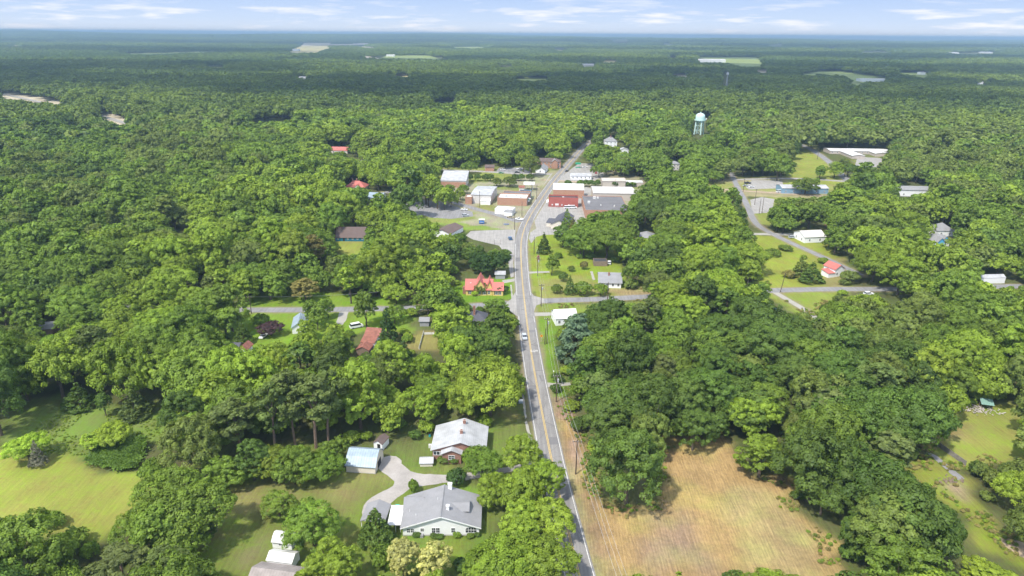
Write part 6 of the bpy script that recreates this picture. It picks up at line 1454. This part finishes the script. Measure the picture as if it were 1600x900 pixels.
patches(2660, 5200, 52, 1.0, 1.0); patches(5200, 11000, 88, 1.7, 1.15); patches(11000, 26000, 240, 4.6, 1.5)
print('stuff instances', len(PX))
me = bpy.data.meshes.new('forest'); PXa = np.array(PX, np.float32)
me.vertices.add(len(PXa)); me.vertices.foreach_set('co', PXa.ravel())
for nm, ty, data, key in (('idx', 'INT', np.array(PI, np.int32), 'value'), ('rot', 'FLOAT', np.array(PR, np.float32), 'value'), ('scl', 'FLOAT_VECTOR', np.array(PS, np.float32).ravel(), 'vector'), ('tint', 'FLOAT_COLOR', np.concatenate([np.array(PT), np.ones((len(PT), 1))], 1).astype(np.float32).ravel(), 'color')):
    a = me.attributes.new(nm, ty, 'POINT'); a.data.foreach_set(key, data)
forest = link('forest', me)
put(forest, 'continuous green forest canopy stretching behind the town to the hazy horizon', 'forest', kind='stuff')
lc = bpy.data.collections.new('forest_library')
for o in LIB: lc.objects.link(o)
ng = bpy.data.node_groups.new('forest_scatter', 'GeometryNodeTree')
ng.interface.new_socket('Geometry', in_out='INPUT', socket_type='NodeSocketGeometry'); ng.interface.new_socket('Geometry', in_out='OUTPUT', socket_type='NodeSocketGeometry')
gi = ng.nodes.new('NodeGroupInput'); go = ng.nodes.new('NodeGroupOutput'); ip = ng.nodes.new('GeometryNodeInstanceOnPoints'); ci = ng.nodes.new('GeometryNodeCollectionInfo')
ci.inputs['Collection'].default_value = lc; ci.inputs['Separate Children'].default_value = True; ci.inputs['Reset Children'].default_value = True
ip.inputs['Pick Instance'].default_value = True
def named(nm, ty):
    n = ng.nodes.new('GeometryNodeInputNamedAttribute'); n.data_type = ty; n.inputs['Name'].default_value = nm; return n.outputs['Attribute']
cb = ng.nodes.new('ShaderNodeCombineXYZ'); ng.links.new(named('rot', 'FLOAT'), cb.inputs[2])
ng.links.new(gi.outputs[0], ip.inputs['Points']); ng.links.new(ci.outputs[0], ip.inputs['Instance']); ng.links.new(named('idx', 'INT'), ip.inputs['Instance Index'])
ng.links.new(cb.outputs[0], ip.inputs['Rotation']); ng.links.new(named('scl', 'FLOAT_VECTOR'), ip.inputs['Scale']); ng.links.new(ip.outputs[0], go.inputs[0])
md = forest.modifiers.new('scatter', 'NODES'); md.node_group = ng
# ------------------------------------------------------------------ air, sky, sun, camera
SUN = Vector((-.38, -.42, .83)).normalized()
w = bpy.data.worlds.new('World'); scn.world = w; w.use_nodes = True; nt = w.node_tree; nt.nodes.clear()
sky = N(nt, 'ShaderNodeTexSky'); sky.sky_type = 'NISHITA'; sky.sun_disc = False
sky.sun_elevation = math.asin(SUN.z); sky.sun_rotation = math.atan2(SUN.x, SUN.y)
sky.altitude = 100; sky.air_density = 1.2; sky.dust_density = .3; sky.ozone_density = 3.0
tc = N(nt, 'ShaderNodeTexCoord').outputs['Generated']
sep = N(nt, 'ShaderNodeSeparateXYZ'); nt.links.new(tc, sep.inputs[0])
# fair-weather clouds low over the horizon: flattened noise in direction space
mp = N(nt, 'ShaderNodeMapping'); mp.inputs['Scale'].default_value = (13, 13, 115); mp.inputs['Location'].default_value = (3.1, 1.7, .35); nt.links.new(tc, mp.inputs[0])
nz = N(nt, 'ShaderNodeTexNoise'); nz.inputs['Scale'].default_value = 1; nz.inputs['Detail'].default_value = 6; nz.inputs['Roughness'].default_value = .55; nt.links.new(mp.outputs[0], nz.inputs['Vector'])
band = ramp(nt, sep.outputs[2], [(0, .15), (.004, 1), (.024, .95), (.040, .35), (.06, .15), (.3, .35)])
cl = math_(nt, 'MULTIPLY', ramp(nt, nz.outputs['Fac'], [(.51, 0), (.68, 1)]), band, True)
low = ramp(nt, math_(nt, 'MULTIPLY', sep.outputs[2], 6.0), [(0, (.41, .44, .495)), (.10, (.315, .375, .475)), (.34, (.21, .295, .465)), (1, (.16, .25, .45))])
low = mixc(nt, 1.0, low, (7.4, 7.4, 7.4), 'MULTIPLY')
blend = ramp(nt, sep.outputs[2], [(.10, 0), (.30, 1)])
skyn = mixc(nt, blend, low, mixc(nt, 1.0, sky.outputs[0], (.92, .98, 1.08), 'MULTIPLY'))
skyn = mixc(nt, math_(nt, 'MULTIPLY', blend, .38), skyn, (8.0, 8.1, 8.3))  # thin high cloud overhead
skyc = mixc(nt, cl, skyn, (3.75, 3.72, 3.86))
bg = N(nt, 'ShaderNodeBackground'); nt.links.new(skyc, bg.inputs[0]); bg.inputs[1].default_value = .15
nt.links.new(bg.outputs[0], N(nt, 'ShaderNodeOutputWorld').inputs[0])
sl = bpy.data.lights.new('sun', 'SUN'); sl.energy = 3.1; sl.angle = R_(3.0); sl.color = (1.0, .945, .84)
so = bpy.data.objects.new('sun', sl); COL.objects.link(so); so.rotation_euler = (-SUN).to_track_quat('-Z', 'Y').to_euler()
# overhead fair-weather clouds, above and outside the frame; their shade falls on the forest beyond the town
m, nt = newmat('cloud'); d = N(nt, 'ShaderNodeBsdfDiffuse'); d.inputs[0].default_value = (.9, .9, .92, 1); t = N(nt, 'ShaderNodeBsdfTransparent'); mx = N(nt, 'ShaderNodeMixShader'); mx.inputs[0].default_value = .62
nt.links.new(t.outputs[0], mx.inputs[1]); nt.links.new(d.outputs[0], mx.inputs[2]); nt.links.new(mx.outputs[0], N(nt, 'ShaderNodeOutputMaterial').inputs[0])
def cloud(gx_, gy_, rx, ry, seed, alt=1400):
    r = np.random.default_rng(seed); V = []; F = []; nu, nv = 36, 14; k = SUN/SUN.z*alt
    for b in range(nv+1):
        ph = math.pi*b/nv
        for a in range(nu):
            th = 2*math.pi*a/nu; ux, uy, uz = math.cos(th)*math.sin(ph), math.sin(th)*math.sin(ph), math.cos(ph)
            q = .55+.9*float(vnoise(np.array(math.cos(th)*2.2+seed*3.1+uz), np.array(math.sin(th)*2.2+seed*1.7), 1.0, 50))
            V.append((gx_+k.x+ux*rx*q, gy_+k.y+uy*ry*q, alt+max(uz, -.25)*min(rx, ry)*.35*q))
    for b in range(nv):
        for a in range(nu): F.append((b*nu+a, b*nu+(a+1) % nu, (b+1)*nu+(a+1) % nu, (b+1)*nu+a))
    mb = MB(); mb.v = V; mb.f = F; put(mb.build('cloud', m), kind='structure')
for i, c in enumerate(((-250, 1330, 420, 150), (420, 1450, 420, 170), (-1400, 1750, 600, 260), (1100, 1700, 300, 160), (900, 2250, 500, 220), (-620, 1560, 560, 260), (150, 1780, 620, 240), (650, 1900, 420, 260), (-1500, 2300, 900, 420), (900, 2900, 700, 420), (-300, 3300, 800, 420), (1900, 2500, 800, 420), (2300, 4300, 1200, 500), (-2200, 4600, 1300, 600), (400, 5600, 1600, 500), (-3500, 8000, 2500, 900), (3500, 7500, 2200, 800), (120, 9800, 2600, 900), (760, 1260, 190, 120))): cloud(*c, seed=i+1)
# the air: even haze up to just above the camera
hz = MB().box(-46000, -4000, -40, 46000, 62000, 140)
m, nt = newmat('haze'); pv = N(nt, 'ShaderNodeVolumePrincipled'); pv.inputs['Color'].default_value = (.40, .585, .76, 1); pv.inputs['Density'].default_value = HAZE; pv.inputs['Anisotropy'].default_value = .0
nt.links.new(pv.outputs[0], N(nt, 'ShaderNodeOutputMaterial').inputs['Volume'])
hzo = hz.build('haze', m); put(hzo, 'pale blue haze softening the far forest', 'haze', kind='stuff')
cam = bpy.data.cameras.new('camera'); cam.sensor_width = 36; cam.lens = F_PX/1600*36; cam.clip_start = 1; cam.clip_end = 200000
co_ = bpy.data.objects.new('camera', cam); COL.objects.link(co_)
from mathutils import Matrix
mat = Matrix((CR, CU, -CF)).transposed().to_4x4(); mat.translation = (0, 0, H_CAM); co_.matrix_world = mat
scn.camera = co_
vs = scn.view_settings; vs.view_transform = 'Standard'; vs.look = 'None'; vs.exposure = EXPO; vs.gamma = 1; vs.use_curve_mapping = False
scn.render.engine = 'CYCLES'; cy = scn.cycles
cy.max_bounces = 5; cy.diffuse_bounces = 3; cy.glossy_bounces = 2; cy.transmission_bounces = 3; cy.transparent_max_bounces = 6; cy.volume_bounces = 0
cy.use_denoising = True; cy.denoiser = 'OPENIMAGEDENOISE'; cy.denoising_input_passes = 'RGB_ALBEDO_NORMAL'; cy.denoising_prefilter = 'ACCURATE'; cy.use_adaptive_sampling = True; cy.adaptive_threshold = .02
cy.sample_clamp_indirect = 6
